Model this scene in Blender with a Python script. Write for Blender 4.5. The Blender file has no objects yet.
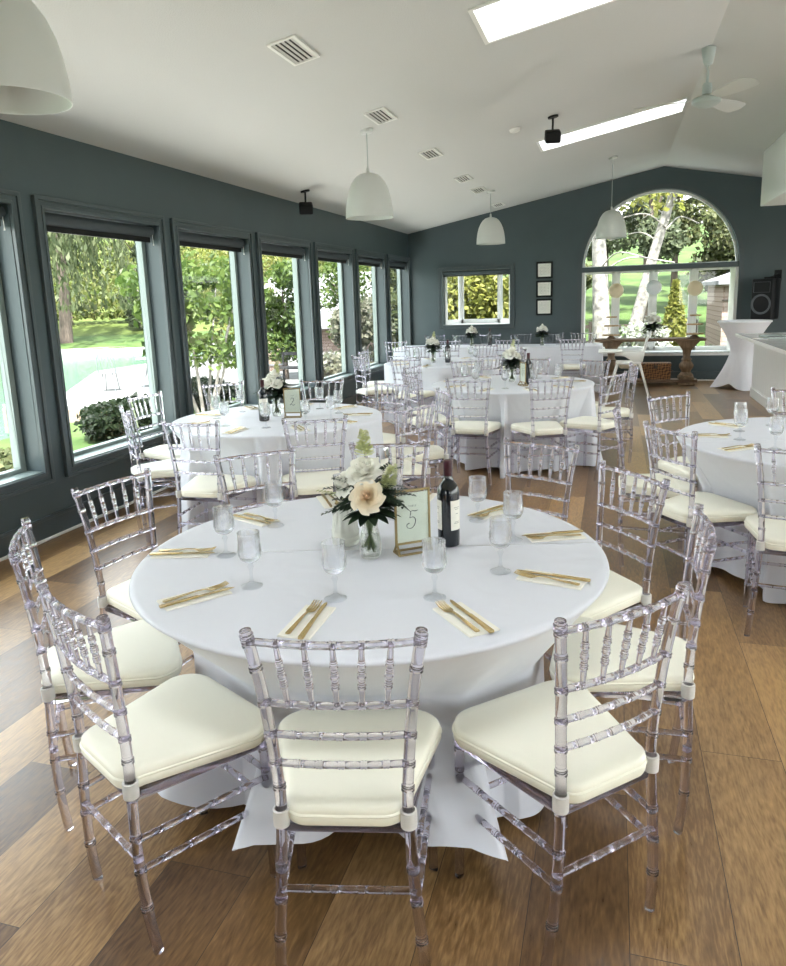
SKY_STRENGTH=1.0; EXPOSURE=2.95; SUN=6.0
import bpy, bmesh, math, random
import numpy as np
from mathutils import Vector, Matrix
random.seed(7)
PI = math.pi
SC = bpy.context.scene
COL = SC.collection
R = math.radians

# ------------------------------------------------------------------ helpers
class MB:
    """collects geometry for ONE mesh object"""
    def __init__(s): s.v=[]; s.f=[]
    def add(s, vs, fs):
        b=len(s.v); s.v.extend([tuple(p) for p in vs]); s.f.extend([tuple(i+b for i in f) for f in fs]); return s
    def box(s, c, d, rz=0, m=None):
        hx,hy,hz=d[0]/2,d[1]/2,d[2]/2
        vs=[(-hx,-hy,-hz),(hx,-hy,-hz),(hx,hy,-hz),(-hx,hy,-hz),(-hx,-hy,hz),(hx,-hy,hz),(hx,hy,hz),(-hx,hy,hz)]
        M=Matrix.Translation(Vector(c))@Matrix.Rotation(rz,4,'Z')
        if m is not None: M=Matrix.Translation(Vector(c))@m
        return s.add([M@Vector(p) for p in vs],[(0,3,2,1),(4,5,6,7),(0,1,5,4),(1,2,6,5),(2,3,7,6),(3,0,4,7)])
    def bx(s,x0,x1,y0,y1,z0,z1): return s.box(((x0+x1)/2,(y0+y1)/2,(z0+z1)/2),(abs(x1-x0),abs(y1-y0),abs(z1-z0)))
    def quad(s,*p): return s.add(p,[tuple(range(len(p)))])
    def tube(s, path, rad, seg=8, cap=True):
        P=[Vector(p) for p in path]; n=len(P)
        if not hasattr(rad,'__len__'): rad=[rad]*n
        T=[]
        for i in range(n):
            a=P[max(i-1,0)]; b=P[min(i+1,n-1)]; t=(b-a)
            T.append(t.normalized() if t.length>1e-9 else Vector((0,0,1)))
        u=T[0].orthogonal().normalized()
        vs=[];fs=[]
        for i in range(n):
            u=(u-T[i]*u.dot(T[i]));
            u=u.normalized() if u.length>1e-6 else T[i].orthogonal().normalized()
            w=T[i].cross(u)
            for k in range(seg):
                a=2*PI*k/seg; vs.append(P[i]+(u*math.cos(a)+w*math.sin(a))*rad[i])
        for i in range(n-1):
            for k in range(seg):
                k2=(k+1)%seg; fs.append((i*seg+k,i*seg+k2,(i+1)*seg+k2,(i+1)*seg+k))
        if cap:
            fs.append(tuple(reversed(range(seg)))); fs.append(tuple((n-1)*seg+k for k in range(seg)))
        return s.add(vs,fs)
    def lathe(s, prof, seg=24, c=(0,0,0), M=None):
        vs=[];fs=[];idx=[]
        for (r,z) in prof:
            if r<1e-6: idx.append([len(vs)]); vs.append((0,0,z))
            else:
                idx.append(list(range(len(vs),len(vs)+seg)))
                for k in range(seg): a=2*PI*k/seg; vs.append((r*math.cos(a),r*math.sin(a),z))
        for a,b in zip(idx,idx[1:]):
            for k in range(seg):
                k2=(k+1)%seg
                if len(a)==1 and len(b)==1: continue
                if len(a)==1: fs.append((a[0],b[k2],b[k]))
                elif len(b)==1: fs.append((a[k],a[k2],b[0]))
                else: fs.append((a[k],a[k2],b[k2],b[k]))
        X=Matrix.Translation(Vector(c))@(M if M is not None else Matrix.Identity(4))
        return s.add([X@Vector(p) for p in vs],fs)
    def prism(s, outline, z0, z1, M=None):
        n=len(outline); vs=[(x,y,z0) for x,y in outline]+[(x,y,z1) for x,y in outline]
        fs=[tuple(reversed(range(n))),tuple(range(n,2*n))]+[(i,(i+1)%n,n+(i+1)%n,n+i) for i in range(n)]
        if M is not None: vs=[M@Vector(p) for p in vs]
        return s.add(vs,fs)
    def build(s,name,mat,parent=None,bevel=0,smooth=30,seg=2):
        me=bpy.data.meshes.new(name); me.from_pydata(s.v,[],s.f); 
        if bevel:
            bm=bmesh.new(); bm.from_mesh(me)
            bmesh.ops.remove_doubles(bm,verts=bm.verts,dist=1e-5)
            es=[e for e in bm.edges if len(e.link_faces)==2 and e.calc_face_angle(0)>R(35)]
            bmesh.ops.bevel(bm,geom=es,offset=bevel,segments=seg,profile=.5,affect='EDGES',clamp_overlap=True)
            bm.to_mesh(me); bm.free()
        me.update()
        if smooth:
            me.polygons.foreach_set('use_smooth',[True]*len(me.polygons))
            me.set_sharp_from_angle(angle=R(smooth))
        if mat: me.materials.append(mat)
        o=bpy.data.objects.new(name,me); COL.objects.link(o)
        if parent: o.parent=parent
        return o
def thing(name,label,cat,loc=(0,0,0),rz=0,group=None):
    o=bpy.data.objects.new(name,None); COL.objects.link(o); o.location=loc; o.rotation_euler=(0,0,rz)
    o.empty_display_size=.05; tag(o,label,cat,group); return o
def tag(o,label,cat,group=None,kind=None):
    if label: o['label']=label
    if cat: o['category']=cat
    if group: o['group']=group
    if kind: o['kind']=kind
    return o
def struct(o): o['kind']='structure'; return o
KIDS={}
def dup(root,loc,rz,label,group=None):
    r=root.copy(); COL.objects.link(r); r.location=loc; r.rotation_euler=(0,0,rz); r['label']=label
    if group: r['group']=group
    def rec(a,b):
        for ch in KIDS_OF(a):
            c=ch.copy(); COL.objects.link(c); c.parent=b; rec(ch,c)
    rec(root,r); return r
_kc={}
def KIDS_OF(a):
    if a.name not in _kc: _kc[a.name]=list(a.children)
    return _kc[a.name]

# ------------------------------------------------------------------ materials
def new_mat(name):
    m=bpy.data.materials.new(name); m.use_nodes=True; return m,m.node_tree,m.node_tree.nodes['Principled BSDF']
def pmat(name,col,rough=.5,metal=0,spec=.5,noise=0,nscale=20,bump=0,bscale=60,sheen=0,sub=0,trans=0,ior=1.45,coat=0):
    m,nt,b=new_mat(name); b.inputs['Base Color'].default_value=(*col,1); b.inputs['Roughness'].default_value=rough
    b.inputs['Metallic'].default_value=metal; b.inputs['Specular IOR Level'].default_value=spec
    b.inputs['Transmission Weight'].default_value=trans; b.inputs['IOR'].default_value=ior
    b.inputs['Sheen Weight'].default_value=sheen; b.inputs['Coat Weight'].default_value=coat
    N=nt.nodes; L=nt.links
    if noise or bump: tc=N.new('ShaderNodeTexCoord')
    if noise:
        n=N.new('ShaderNodeTexNoise'); n.inputs['Scale'].default_value=nscale; n.inputs['Detail'].default_value=4
        L.new(tc.outputs['Object'],n.inputs['Vector'])
        r=N.new('ShaderNodeMapRange'); r.inputs[1].default_value=.3; r.inputs[2].default_value=.7; r.inputs[3].default_value=1-noise; r.inputs[4].default_value=1+noise
        L.new(n.outputs[0],r.inputs[0])
        mx=N.new('ShaderNodeMix'); mx.data_type='RGBA'; mx.blend_type='MULTIPLY'; mx.inputs[0].default_value=1
        mx.inputs[6].default_value=(*col,1); L.new(r.outputs[0],mx.inputs[7]); L.new(mx.outputs[2],b.inputs['Base Color'])
    if bump:
        n=N.new('ShaderNodeTexNoise'); n.inputs['Scale'].default_value=bscale; n.inputs['Detail'].default_value=3
        L.new(tc.outputs['Object'],n.inputs['Vector'])
        bp=N.new('ShaderNodeBump'); bp.inputs['Strength'].default_value=bump; bp.inputs['Distance'].default_value=.01
        L.new(n.outputs[0],bp.inputs['Height']); L.new(bp.outputs[0],b.inputs['Normal'])
    return m
def glassy(name,tint=(1,1,1),ior=1.45,rough=0.0,clear=.4):
    """clear solid: refracting glass with part of the light going straight through"""
    m=bpy.data.materials.new(name); m.use_nodes=True; nt=m.node_tree; N=nt.nodes; L=nt.links; N.clear()
    o=N.new('ShaderNodeOutputMaterial'); g=N.new('ShaderNodeBsdfGlass'); g.inputs['Color'].default_value=(*tint,1); g.inputs['IOR'].default_value=ior; g.inputs['Roughness'].default_value=rough
    t=N.new('ShaderNodeBsdfTransparent'); t.inputs['Color'].default_value=(*[.5+.5*c for c in tint],1)
    x=N.new('ShaderNodeMixShader'); x.inputs[0].default_value=clear
    L.new(g.outputs[0],x.inputs[1]); L.new(t.outputs[0],x.inputs[2]); L.new(x.outputs[0],o.inputs[0]); return m
def pane_mat(name,tint=(.95,.98,.96),refl=1.5):
    m=bpy.data.materials.new(name); m.use_nodes=True; nt=m.node_tree; N=nt.nodes; L=nt.links; N.clear()
    o=N.new('ShaderNodeOutputMaterial'); g=N.new('ShaderNodeBsdfGlossy'); g.inputs['Roughness'].default_value=.02
    t=N.new('ShaderNodeBsdfTransparent'); t.inputs['Color'].default_value=(*tint,1)
    f=N.new('ShaderNodeLayerWeight'); f.inputs['Blend'].default_value=.5
    pw=N.new('ShaderNodeMath'); pw.operation='POWER'; pw.inputs[1].default_value=5; L.new(f.outputs['Facing'],pw.inputs[0])
    sa=N.new('ShaderNodeMath'); sa.operation='MULTIPLY_ADD'; r0=((refl-1)/(refl+1))**2; sa.inputs[1].default_value=1-r0; sa.inputs[2].default_value=r0; L.new(pw.outputs[0],sa.inputs[0])
    x=N.new('ShaderNodeMixShader'); L.new(sa.outputs[0],x.inputs[0]); L.new(t.outputs[0],x.inputs[1]); L.new(g.outputs[0],x.inputs[2]); L.new(x.outputs[0],o.inputs[0]); return m
def leafmat(name,cols,rough=.55,trans=.55):
    m=bpy.data.materials.new(name); m.use_nodes=True; nt=m.node_tree; N=nt.nodes; L=nt.links
    b=N['Principled BSDF']; b.inputs['Roughness'].default_value=rough; b.inputs['Specular IOR Level'].default_value=.3
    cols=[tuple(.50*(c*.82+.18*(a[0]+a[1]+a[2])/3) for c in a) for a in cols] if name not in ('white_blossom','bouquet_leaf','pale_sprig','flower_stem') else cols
    ge=N.new('ShaderNodeNewGeometry'); cr=N.new('ShaderNodeValToRGB'); e=cr.color_ramp.elements
    e[0].color=(*cols[0],1); e[1].color=(*cols[-1],1)
    for i,c in enumerate(cols[1:-1]): el=e.new((i+1)/(len(cols)-1)); el.color=(*c,1)
    L.new(ge.outputs['Random Per Island'],cr.inputs[0]); L.new(cr.outputs[0],b.inputs['Base Color'])
    tr=N.new('ShaderNodeBsdfTranslucent'); L.new(cr.outputs[0],tr.inputs['Color'])
    x=N.new('ShaderNodeMixShader'); x.inputs[0].default_value=trans; L.new(b.outputs[0],x.inputs[1]); L.new(tr.outputs[0],x.inputs[2])
    L.new(x.outputs[0],N['Material Output'].inputs[0]); return m

M={}
M['wall']=pmat('wall_paint',(.060,.084,.091),.42,noise=.05,nscale=3,bump=.05,bscale=250)
M['trim']=pmat('trim_paint',(.066,.086,.093),.3)
M['ceiling']=pmat('ceiling_paint',(.565,.568,.555),.85,bump=.25,bscale=120)
M['white']=pmat('white_paint',(.80,.80,.78),.4)
M['sash']=pmat('sash_paint',(.25,.30,.285),.4)
M['pane']=pane_mat('window_glass')
def frosted():
    m=bpy.data.materials.new('frosted_skylight'); m.use_nodes=True; nt=m.node_tree; nt.nodes.clear(); o=nt.nodes.new('ShaderNodeOutputMaterial'); t=nt.nodes.new('ShaderNodeBsdfTranslucent'); t.inputs[0].default_value=(.8,.82,.84,1); nt.links.new(t.outputs[0],o.inputs[0]); return m
M['skypane']=frosted()
M['blind']=pmat('blind_fabric',(.045,.055,.062),.6)
M['acrylic']=glassy('clear_acrylic',(.885,.87,.915),1.49,0.0,.06)
M['cushion']=pmat('cream_vinyl',(.93,.91,.78),.38,bump=.06,bscale=14)
M['strap']=pmat('white_strap',(.86,.85,.82),.4,trans=.25)
M['crystal']=glassy('cut_crystal',(.985,.99,1.0),1.52,0.0,.35)
M['foot']=pane_mat('goblet_foot',(.96,.97,.98),1.35)
M['glass']=glassy('vase_glass',(.985,.99,.985),1.45,0,.5)
M['water']=glassy('vase_water',(.96,.97,.95),1.33,0,.5)
M['napkin']=pmat('napkin_paper',(.86,.84,.76),.8,bump=.1,bscale=200)
M['gold']=pmat('gold_metal',(.66,.50,.24),.27,metal=1)
M['bronze']=pmat('frame_gold',(.30,.225,.10),.38,metal=.75)
M['card']=pmat('card_paper',(.82,.80,.74),.7)
M['ink']=pmat('card_ink',(.02,.03,.04),.6)
M['bottle']=pmat('bottle_glass',(.006,.009,.014),.08,coat=.6)
M['capsule']=pmat('bottle_capsule',(.045,.006,.012),.3)
M['label']=pmat('bottle_label',(.78,.76,.68),.6)
M['petal_h']=pmat('rose_heart_petal',(.92,.77,.59),.5)
M['petal_w']=pmat('white_petal',(.92,.91,.85),.55)
M['petal_c']=pmat('cream_petal',(.93,.85,.70),.5)
M['petal_y']=pmat('pale_green_petal',(.72,.74,.46),.55)
def petal_translucent(m):
    nt=m.node_tree; N=nt.nodes; L=nt.links; b=N['Principled BSDF']; t=N.new('ShaderNodeBsdfTranslucent'); t.inputs[0].default_value=b.inputs['Base Color'].default_value
    x=N.new('ShaderNodeMixShader'); x.inputs[0].default_value=.35; L.new(b.outputs[0],x.inputs[1]); L.new(t.outputs[0],x.inputs[2]); L.new(x.outputs[0],N['Material Output'].inputs[0])
for k_ in ('petal_w','petal_c','petal_y','petal_h'): petal_translucent(M[k_])
M['leafdark']=leafmat('bouquet_leaf',[(.008,.018,.012),(.018,.035,.02),(.03,.055,.025)],.5,.1)
M['sprig']=leafmat('pale_sprig',[(.22,.28,.10),(.42,.46,.2),(.6,.6,.36)],.6,.2)
M['stem']=leafmat('flower_stem',[(.03,.055,.012),(.09,.13,.03)],.5,.1)
M['pendant']=pmat('pendant_enamel',(.60,.61,.59),.35)
M['fan']=pmat('fan_metal',(.42,.47,.455),.3)
M['black']=pmat('black_plastic',(.008,.008,.009),.55,spec=.25)
M['grey']=pmat('speaker_cone',(.10,.11,.12),.5)
M['plastic']=pmat('white_plastic',(.80,.80,.77),.35)
M['spandex']=pmat('white_spandex',(.80,.79,.83),.7)
M['chairwhite']=pmat('highchair_plastic',(.80,.80,.76),.35)
M['chairpad']=pmat('highchair_pad',(.66,.58,.44),.6)
M['counter']=pmat('counter_stone',(.55,.56,.55),.18,noise=.12,nscale=5)
M['lantern_w']=pmat('white_paper',(.82,.83,.86),.7)
M['lantern_c']=pmat('cream_paper',(.80,.66,.46),.7)
M['smokeplastic']=M['plastic']
def wood(name,c0,c1,scale=6,rough=.5,axis='X'):
    m,nt,b=new_mat(name); N=nt.nodes; L=nt.links; b.inputs['Roughness'].default_value=rough
    tc=N.new('ShaderNodeTexCoord'); mp=N.new('ShaderNodeMapping'); mp.inputs['Scale'].default_value={'X':(.12,1,1),'Y':(1,.12,1),'Z':(1,1,.12)}[axis]
    n=N.new('ShaderNodeTexNoise'); n.inputs['Scale'].default_value=scale*6; n.inputs['Detail'].default_value=6; n.inputs['Distortion'].default_value=.6
    L.new(tc.outputs['Object'],mp.inputs[0]); L.new(mp.outputs[0],n.inputs['Vector'])
    cr=N.new('ShaderNodeValToRGB'); cr.color_ramp.elements[0].color=(*c0,1); cr.color_ramp.elements[1].color=(*c1,1); cr.color_ramp.elements[0].position=.3; cr.color_ramp.elements[1].position=.7
    L.new(n.outputs[0],cr.inputs[0]); L.new(cr.outputs[0],b.inputs['Base Color']); return m
M['console']=wood('weathered_wood',(.085,.05,.03),(.24,.15,.085),4,.6,'X')
M['consoleleg']=wood('weathered_leg',(.13,.08,.045),(.30,.20,.12),4,.6,'Z')
M['discwood']=wood('disc_wood',(.35,.22,.10),(.55,.38,.2),6,.5,'X')
M['barkdark']=wood('dark_bark',(.03,.022,.018),(.12,.09,.07),5,.9,'Z')
M['dock']=wood('dock_timber',(.13,.09,.07),(.24,.17,.13),3,.8,'X')
def wicker():
    m,nt,b=new_mat('wicker'); N=nt.nodes; L=nt.links; b.inputs['Roughness'].default_value=.7
    tc=N.new('ShaderNodeTexCoord'); ck=N.new('ShaderNodeTexChecker'); ck.inputs['Scale'].default_value=32
    mp=N.new('ShaderNodeMapping'); mp.inputs['Rotation'].default_value=(0,R(45),R(20)); L.new(tc.outputs['Object'],mp.inputs[0]); L.new(mp.outputs[0],ck.inputs[0])
    ck.inputs['Color1'].default_value=(.30,.14,.05,1); ck.inputs['Color2'].default_value=(.09,.035,.015,1)
    L.new(ck.outputs[0],b.inputs['Base Color'])
    bp=N.new('ShaderNodeBump'); bp.inputs['Strength'].default_value=.6; bp.inputs['Distance'].default_value=.01; L.new(ck.outputs[1],bp.inputs['Height']); L.new(bp.outputs[0],b.inputs['Normal']); return m
M['wicker']=wicker()
def cloth_mat(name,creases):
    m,nt,b=new_mat(name); N=nt.nodes; L=nt.links
    b.inputs['Base Color'].default_value=(.705,.725,.79,1); b.inputs['Roughness'].default_value=.42; b.inputs['Sheen Weight'].default_value=.15; b.inputs['Specular IOR Level'].default_value=.4
    tc=N.new('ShaderNodeTexCoord'); h=None
    n=N.new('ShaderNodeTexNoise'); n.inputs['Scale'].default_value=3.5; n.inputs['Detail'].default_value=2; n.inputs['Distortion'].default_value=1.0; L.new(tc.outputs['Object'],n.inputs['Vector'])
    sc=N.new('ShaderNodeMath'); sc.operation='MULTIPLY'; sc.inputs[1].default_value=.9; L.new(n.outputs[0],sc.inputs[0]); h=sc.outputs[0]
    for (nx,ny,d,amp) in creases:      # pressed fold lines of the cloth as raised ridges (bump)
        dt=N.new('ShaderNodeVectorMath'); dt.operation='DOT_PRODUCT'; dt.inputs[1].default_value=(nx,ny,0); L.new(tc.outputs['Object'],dt.inputs[0])
        a=N.new('ShaderNodeMath'); a.operation='SUBTRACT'; a.inputs[1].default_value=d; L.new(dt.outputs['Value'],a.inputs[0])
        q=N.new('ShaderNodeMath'); q.operation='MULTIPLY'; L.new(a.outputs[0],q.inputs[0]); L.new(a.outputs[0],q.inputs[1])
        g=N.new('ShaderNodeMath'); g.operation='MULTIPLY'; g.inputs[1].default_value=-1/(.007**2); L.new(q.outputs[0],g.inputs[0])
        ex=N.new('ShaderNodeMath'); ex.operation='EXPONENT'; L.new(g.outputs[0],ex.inputs[0])
        am=N.new('ShaderNodeMath'); am.operation='MULTIPLY_ADD'; am.inputs[1].default_value=amp; L.new(ex.outputs[0],am.inputs[0]); L.new(h,am.inputs[2]); h=am.outputs[0]
    bp=N.new('ShaderNodeBump'); bp.inputs['Strength'].default_value=.5; bp.inputs['Distance'].default_value=.02; L.new(h,bp.inputs['Height']); L.new(bp.outputs[0],b.inputs['Normal'])
    return m
M['cloth']=cloth_mat('satin_tablecloth',[(-.28,.96,.02,.7),(.2,.98,.0,.0)])
def floor_mat():
    m,nt,b=new_mat('oak_plank_floor'); N=nt.nodes; L=nt.links
    def math_(op,a,bv=None,c=None):
        x=N.new('ShaderNodeMath'); x.operation=op
        for i,v in enumerate((a,bv,c)):
            if v is None: continue
            if isinstance(v,(int,float)): x.inputs[i].default_value=v
            else: L.new(v,x.inputs[i])
        return x.outputs[0]
    tc=N.new('ShaderNodeTexCoord'); sp=N.new('ShaderNodeSeparateXYZ'); L.new(tc.outputs['Object'],sp.inputs[0])
    W,LEN=.2574,1.52
    rx=math_('DIVIDE',math_('SUBTRACT',sp.outputs[0],.337),W); row=math_('FLOOR',rx)
    wn=N.new('ShaderNodeTexWhiteNoise'); wn.noise_dimensions='1D'; L.new(row,wn.inputs['W'])
    # row 0 ends at y=2.53, row -7 ends at y=1.33
    off=math_('MULTIPLY',row,.6)
    ry=math_('DIVIDE',math_('ADD',math_('SUBTRACT',sp.outputs[1],2.53),math_('MULTIPLY',row,.605)),LEN); pl=math_('FLOOR',ry)
    wn2=N.new('ShaderNodeTexWhiteNoise'); wn2.noise_dimensions='2D'
    cb=N.new('ShaderNodeCombineXYZ'); L.new(row,cb.inputs[0]); L.new(pl,cb.inputs[1]); L.new(cb.outputs[0],wn2.inputs['Vector'])
    fx=math_('FRACT',rx); fy=math_('FRACT',ry)
    ex=math_('MULTIPLY',math_('MINIMUM',fx,math_('SUBTRACT',1,fx)),W); ey=math_('MULTIPLY',math_('MINIMUM',fy,math_('SUBTRACT',1,fy)),LEN)
    gap=math_('LESS_THAN',math_('MINIMUM',ex,ey),.0011)
    # grain
    cb2=N.new('ShaderNodeCombineXYZ'); L.new(math_('MULTIPLY',sp.outputs[0],1.0),cb2.inputs[0]); L.new(math_('MULTIPLY',sp.outputs[1],.16),cb2.inputs[1]); L.new(math_('MULTIPLY',wn2.outputs[0],40),cb2.inputs[2])
    n1=N.new('ShaderNodeTexNoise'); n1.inputs['Scale'].default_value=9; n1.inputs['Detail'].default_value=3; n1.inputs['Distortion'].default_value=1.2; L.new(cb2.outputs[0],n1.inputs['Vector'])
    wv=math_('SINE',math_('MULTIPLY',n1.outputs[0],70))
    n2=N.new('ShaderNodeTexNoise'); n2.inputs['Scale'].default_value=120; n2.inputs['Detail'].default_value=4; L.new(cb2.outputs[0],n2.inputs['Vector'])
    n3=N.new('ShaderNodeTexNoise'); n3.inputs['Scale'].default_value=3.2; n3.inputs['Detail'].default_value=3; L.new(cb2.outputs[0],n3.inputs['Vector'])
    val=math_('ADD',math_('MULTIPLY',wn2.outputs[0],.42),math_('ADD',math_('MULTIPLY',wv,.035),math_('ADD',math_('MULTIPLY',n2.outputs[0],.55),math_('MULTIPLY',n3.outputs[0],.45))))
    cr=N.new('ShaderNodeValToRGB'); e=cr.color_ramp.elements; e[0].position=.38; e[0].color=(.075,.036,.015,1); e[1].position=1.02; e[1].color=(.52,.32,.14,1)
    k=e.new(.68); k.color=(.225,.124,.050,1)
    L.new(val,cr.inputs[0])
    mx=N.new('ShaderNodeMix'); mx.data_type='RGBA'; L.new(gap,mx.inputs[0]); L.new(cr.outputs[0],mx.inputs[6]); mx.inputs[7].default_value=(.05,.03,.018,1)
    L.new(mx.outputs[2],b.inputs['Base Color'])
    rg=math_('ADD',.22,math_('MULTIPLY',n2.outputs[0],.22)); L.new(rg,b.inputs['Roughness'])
    hh=math_('SUBTRACT',math_('MULTIPLY',n2.outputs[0],.35),gap)
    bp=N.new('ShaderNodeBump'); bp.inputs['Strength'].default_value=.18; bp.inputs['Distance'].default_value=.004; L.new(hh,bp.inputs['Height']); L.new(bp.outputs[0],b.inputs['Normal'])
    b.inputs['Specular IOR Level'].default_value=.6
    return m
M['floor']=floor_mat()
# outdoors
def ground_mat(name,c0,c1,scale=1.2,rough=.9):
    m,nt,b=new_mat(name); N=nt.nodes; L=nt.links; b.inputs['Roughness'].default_value=rough; b.inputs['Specular IOR Level'].default_value=.1
    tc=N.new('ShaderNodeTexCoord'); n=N.new('ShaderNodeTexNoise'); n.inputs['Scale'].default_value=scale; n.inputs['Detail'].default_value=6; L.new(tc.outputs['Object'],n.inputs['Vector'])
    cr=N.new('ShaderNodeValToRGB'); cr.color_ramp.elements[0].color=(*c0,1); cr.color_ramp.elements[1].color=(*c1,1); cr.color_ramp.elements[0].position=.35; cr.color_ramp.elements[1].position=.65
    L.new(n.outputs[0],cr.inputs[0]); L.new(cr.outputs[0],b.inputs['Base Color']); return m
M['lawn']=ground_mat('lawn_grass',(.022,.042,.010),(.040,.062,.016),1.0)
M['hill']=ground_mat('vineyard_hill',(.035,.05,.012),(.055,.07,.018),.25)
M['patio']=ground_mat('patio_paving',(.24,.235,.23),(.33,.325,.32),2)
M['gravel']=ground_mat('gravel_terrace',(.065,.064,.062),(.10,.10,.097),2)
M['bounce_paving']=ground_mat('pale_bounce_paving',(.50,.48,.44),(.62,.60,.56),2)  # kept pale to bounce sunlight up to the ceiling
M['rock']=ground_mat('shore_stone',(.16,.16,.16),(.30,.29,.28),3)
def pond_mat():
    m,nt,b=new_mat('pond_water'); N=nt.nodes; L=nt.links; b.inputs['Base Color'].default_value=(.055,.115,.075,1); b.inputs['Roughness'].default_value=.12; b.inputs['IOR'].default_value=1.33
    tc=N.new('ShaderNodeTexCoord'); n=N.new('ShaderNodeTexNoise'); n.inputs['Scale'].default_value=1.6; n.inputs['Detail'].default_value=4; L.new(tc.outputs['Object'],n.inputs['Vector'])
    bp=N.new('ShaderNodeBump'); bp.inputs['Strength'].default_value=.12; bp.inputs['Distance'].default_value=.15; L.new(n.outputs[0],bp.inputs['Height']); L.new(bp.outputs[0],b.inputs['Normal']); return m
M['pond']=pond_mat()
def shingle(name,c0,c1,mort,sx=.3,sy=.14):
    m,nt,b=new_mat(name); N=nt.nodes; L=nt.links; b.inputs['Roughness'].default_value=.9
    tc=N.new('ShaderNodeTexCoord'); br=N.new('ShaderNodeTexBrick'); br.inputs['Scale'].default_value=1; br.inputs['Brick Width'].default_value=sx; br.inputs['Row Height'].default_value=sy
    br.inputs['Mortar Size'].default_value=.012; br.inputs['Color1'].default_value=(*c0,1); br.inputs['Color2'].default_value=(*c1,1); br.inputs['Mortar'].default_value=(*mort,1)
    mp=N.new('ShaderNodeMapping'); mp.inputs['Rotation'].default_value=(R(90),0,0); L.new(tc.outputs['Object'],mp.inputs[0]); L.new(mp.outputs[0],br.inputs[0]); L.new(br.outputs[0],b.inputs['Base Color']); return m
M['shingle_grey']=shingle('grey_shingle',(.10,.10,.105),(.15,.15,.155),(.13,.13,.14),.6,.22)
M['shingle_brown']=shingle('brown_shingle',(.17,.12,.10),(.24,.18,.155),(.12,.08,.06),.22,.12)
M['birch']=pmat('birch_bark',(.14,.13,.115),.8,noise=.6,nscale=9)
L1=[(.03,.06,.018),(.06,.11,.025),(.10,.15,.035)]
M['lf_forest']=leafmat('forest_leaf',[(.075,.105,.03),(.15,.18,.055),(.23,.24,.085)])
M['lf_yellow']=leafmat('yellow_green_leaf',[(.20,.23,.02),(.32,.34,.035),(.44,.42,.06)])
M['lf_bright']=leafmat('bright_leaf',[(.06,.12,.012),(.11,.19,.018),(.17,.25,.03)])
M['lf_willow']=leafmat('willow_leaf',[(.09,.13,.045),(.16,.20,.075),(.23,.26,.11)])
M['lf_hedge']=leafmat('hedge_leaf',[(.012,.026,.010),(.022,.042,.014),(.035,.06,.02)])
M['lf_vine']=leafmat('vine_leaf',[(.09,.14,.015),(.16,.20,.025),(.24,.24,.05)])
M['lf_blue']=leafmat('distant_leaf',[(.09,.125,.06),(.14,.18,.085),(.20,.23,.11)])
M['lf_white']=leafmat('white_blossom',[(.22,.25,.14),(.36,.36,.34),(.40,.40,.38),(.10,.15,.05)])
M['lf_cream']=leafmat('cream_blossom',[(.10,.13,.06),(.26,.25,.16),(.34,.32,.24)])
# ------------------------------------------------------------------ the room
XL,XR,YF,YB=-3.83,5.36,14.12,-4.0
RX,RZ,EZ=.767,3.70,2.82
SLP=(RZ-EZ)/(RX-XL)
def cz(x): return RZ-SLP*abs(x-RX)
def grid_solid(us,vs,holes,front,back,inner=True):
    """slab with rectangular holes; front/back map (u,v) to points"""
    us=sorted(set([round(u,5) for u in us]+[round(h[i],5) for h in holes for i in (0,1)]))
    vs=sorted(set([round(v,5) for v in vs]+[round(h[i],5) for h in holes for i in (2,3)]))
    b=MB(); nu,nv=len(us)-1,len(vs)-1
    def solid(i,j):
        if i<0 or j<0 or i>=nu or j>=nv: return False
        u=(us[i]+us[i+1])/2; v=(vs[j]+vs[j+1])/2
        return not any(h[0]<u<h[1] and h[2]<v<h[3] for h in holes)
    for i in range(nu):
        for j in range(nv):
            if not solid(i,j): continue
            c=[(us[i],vs[j]),(us[i+1],vs[j]),(us[i+1],vs[j+1]),(us[i],vs[j+1])]
            F=[front(*p) for p in c]; K=[back(*p) for p in c]
            b.quad(*F); b.quad(*reversed(K))
            for (di,dj,a,e) in ((0,-1,0,1),(1,0,1,2),(0,1,2,3),(-1,0,3,0)):
                if not solid(i+di,j+dj): b.quad(F[a],K[a],K[e],F[e])
    return b
# floor
fl=MB(); fl.bx(XL-.22,XR+.2,YB-.2,YF+.7,-.12,0); struct(fl.build('floor',M['floor'],smooth=0))
# ceiling with skylight shafts
SKY=[(-.9,.72,9.33,9.92),(-.9,.72,5.03,5.65),(-.9,.72,.73,1.35)]  # last opening is out of view, added for light from above
cl=grid_solid([XL-.2,RX],[YB,YF+.18],SKY,lambda x,y:(x,y,cz(x)),lambda x,y:(x,y,cz(x)+.30))
struct(cl.build('ceiling',M['ceiling'],smooth=0))
cr_=grid_solid([RX,XR+.2],[YB,YF+.18],[],lambda x,y:(x,y,cz(x)),lambda x,y:(x,y,cz(x)+.30))
struct(cr_.build('ceiling_right_slope',M['ceiling'],smooth=0))
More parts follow.
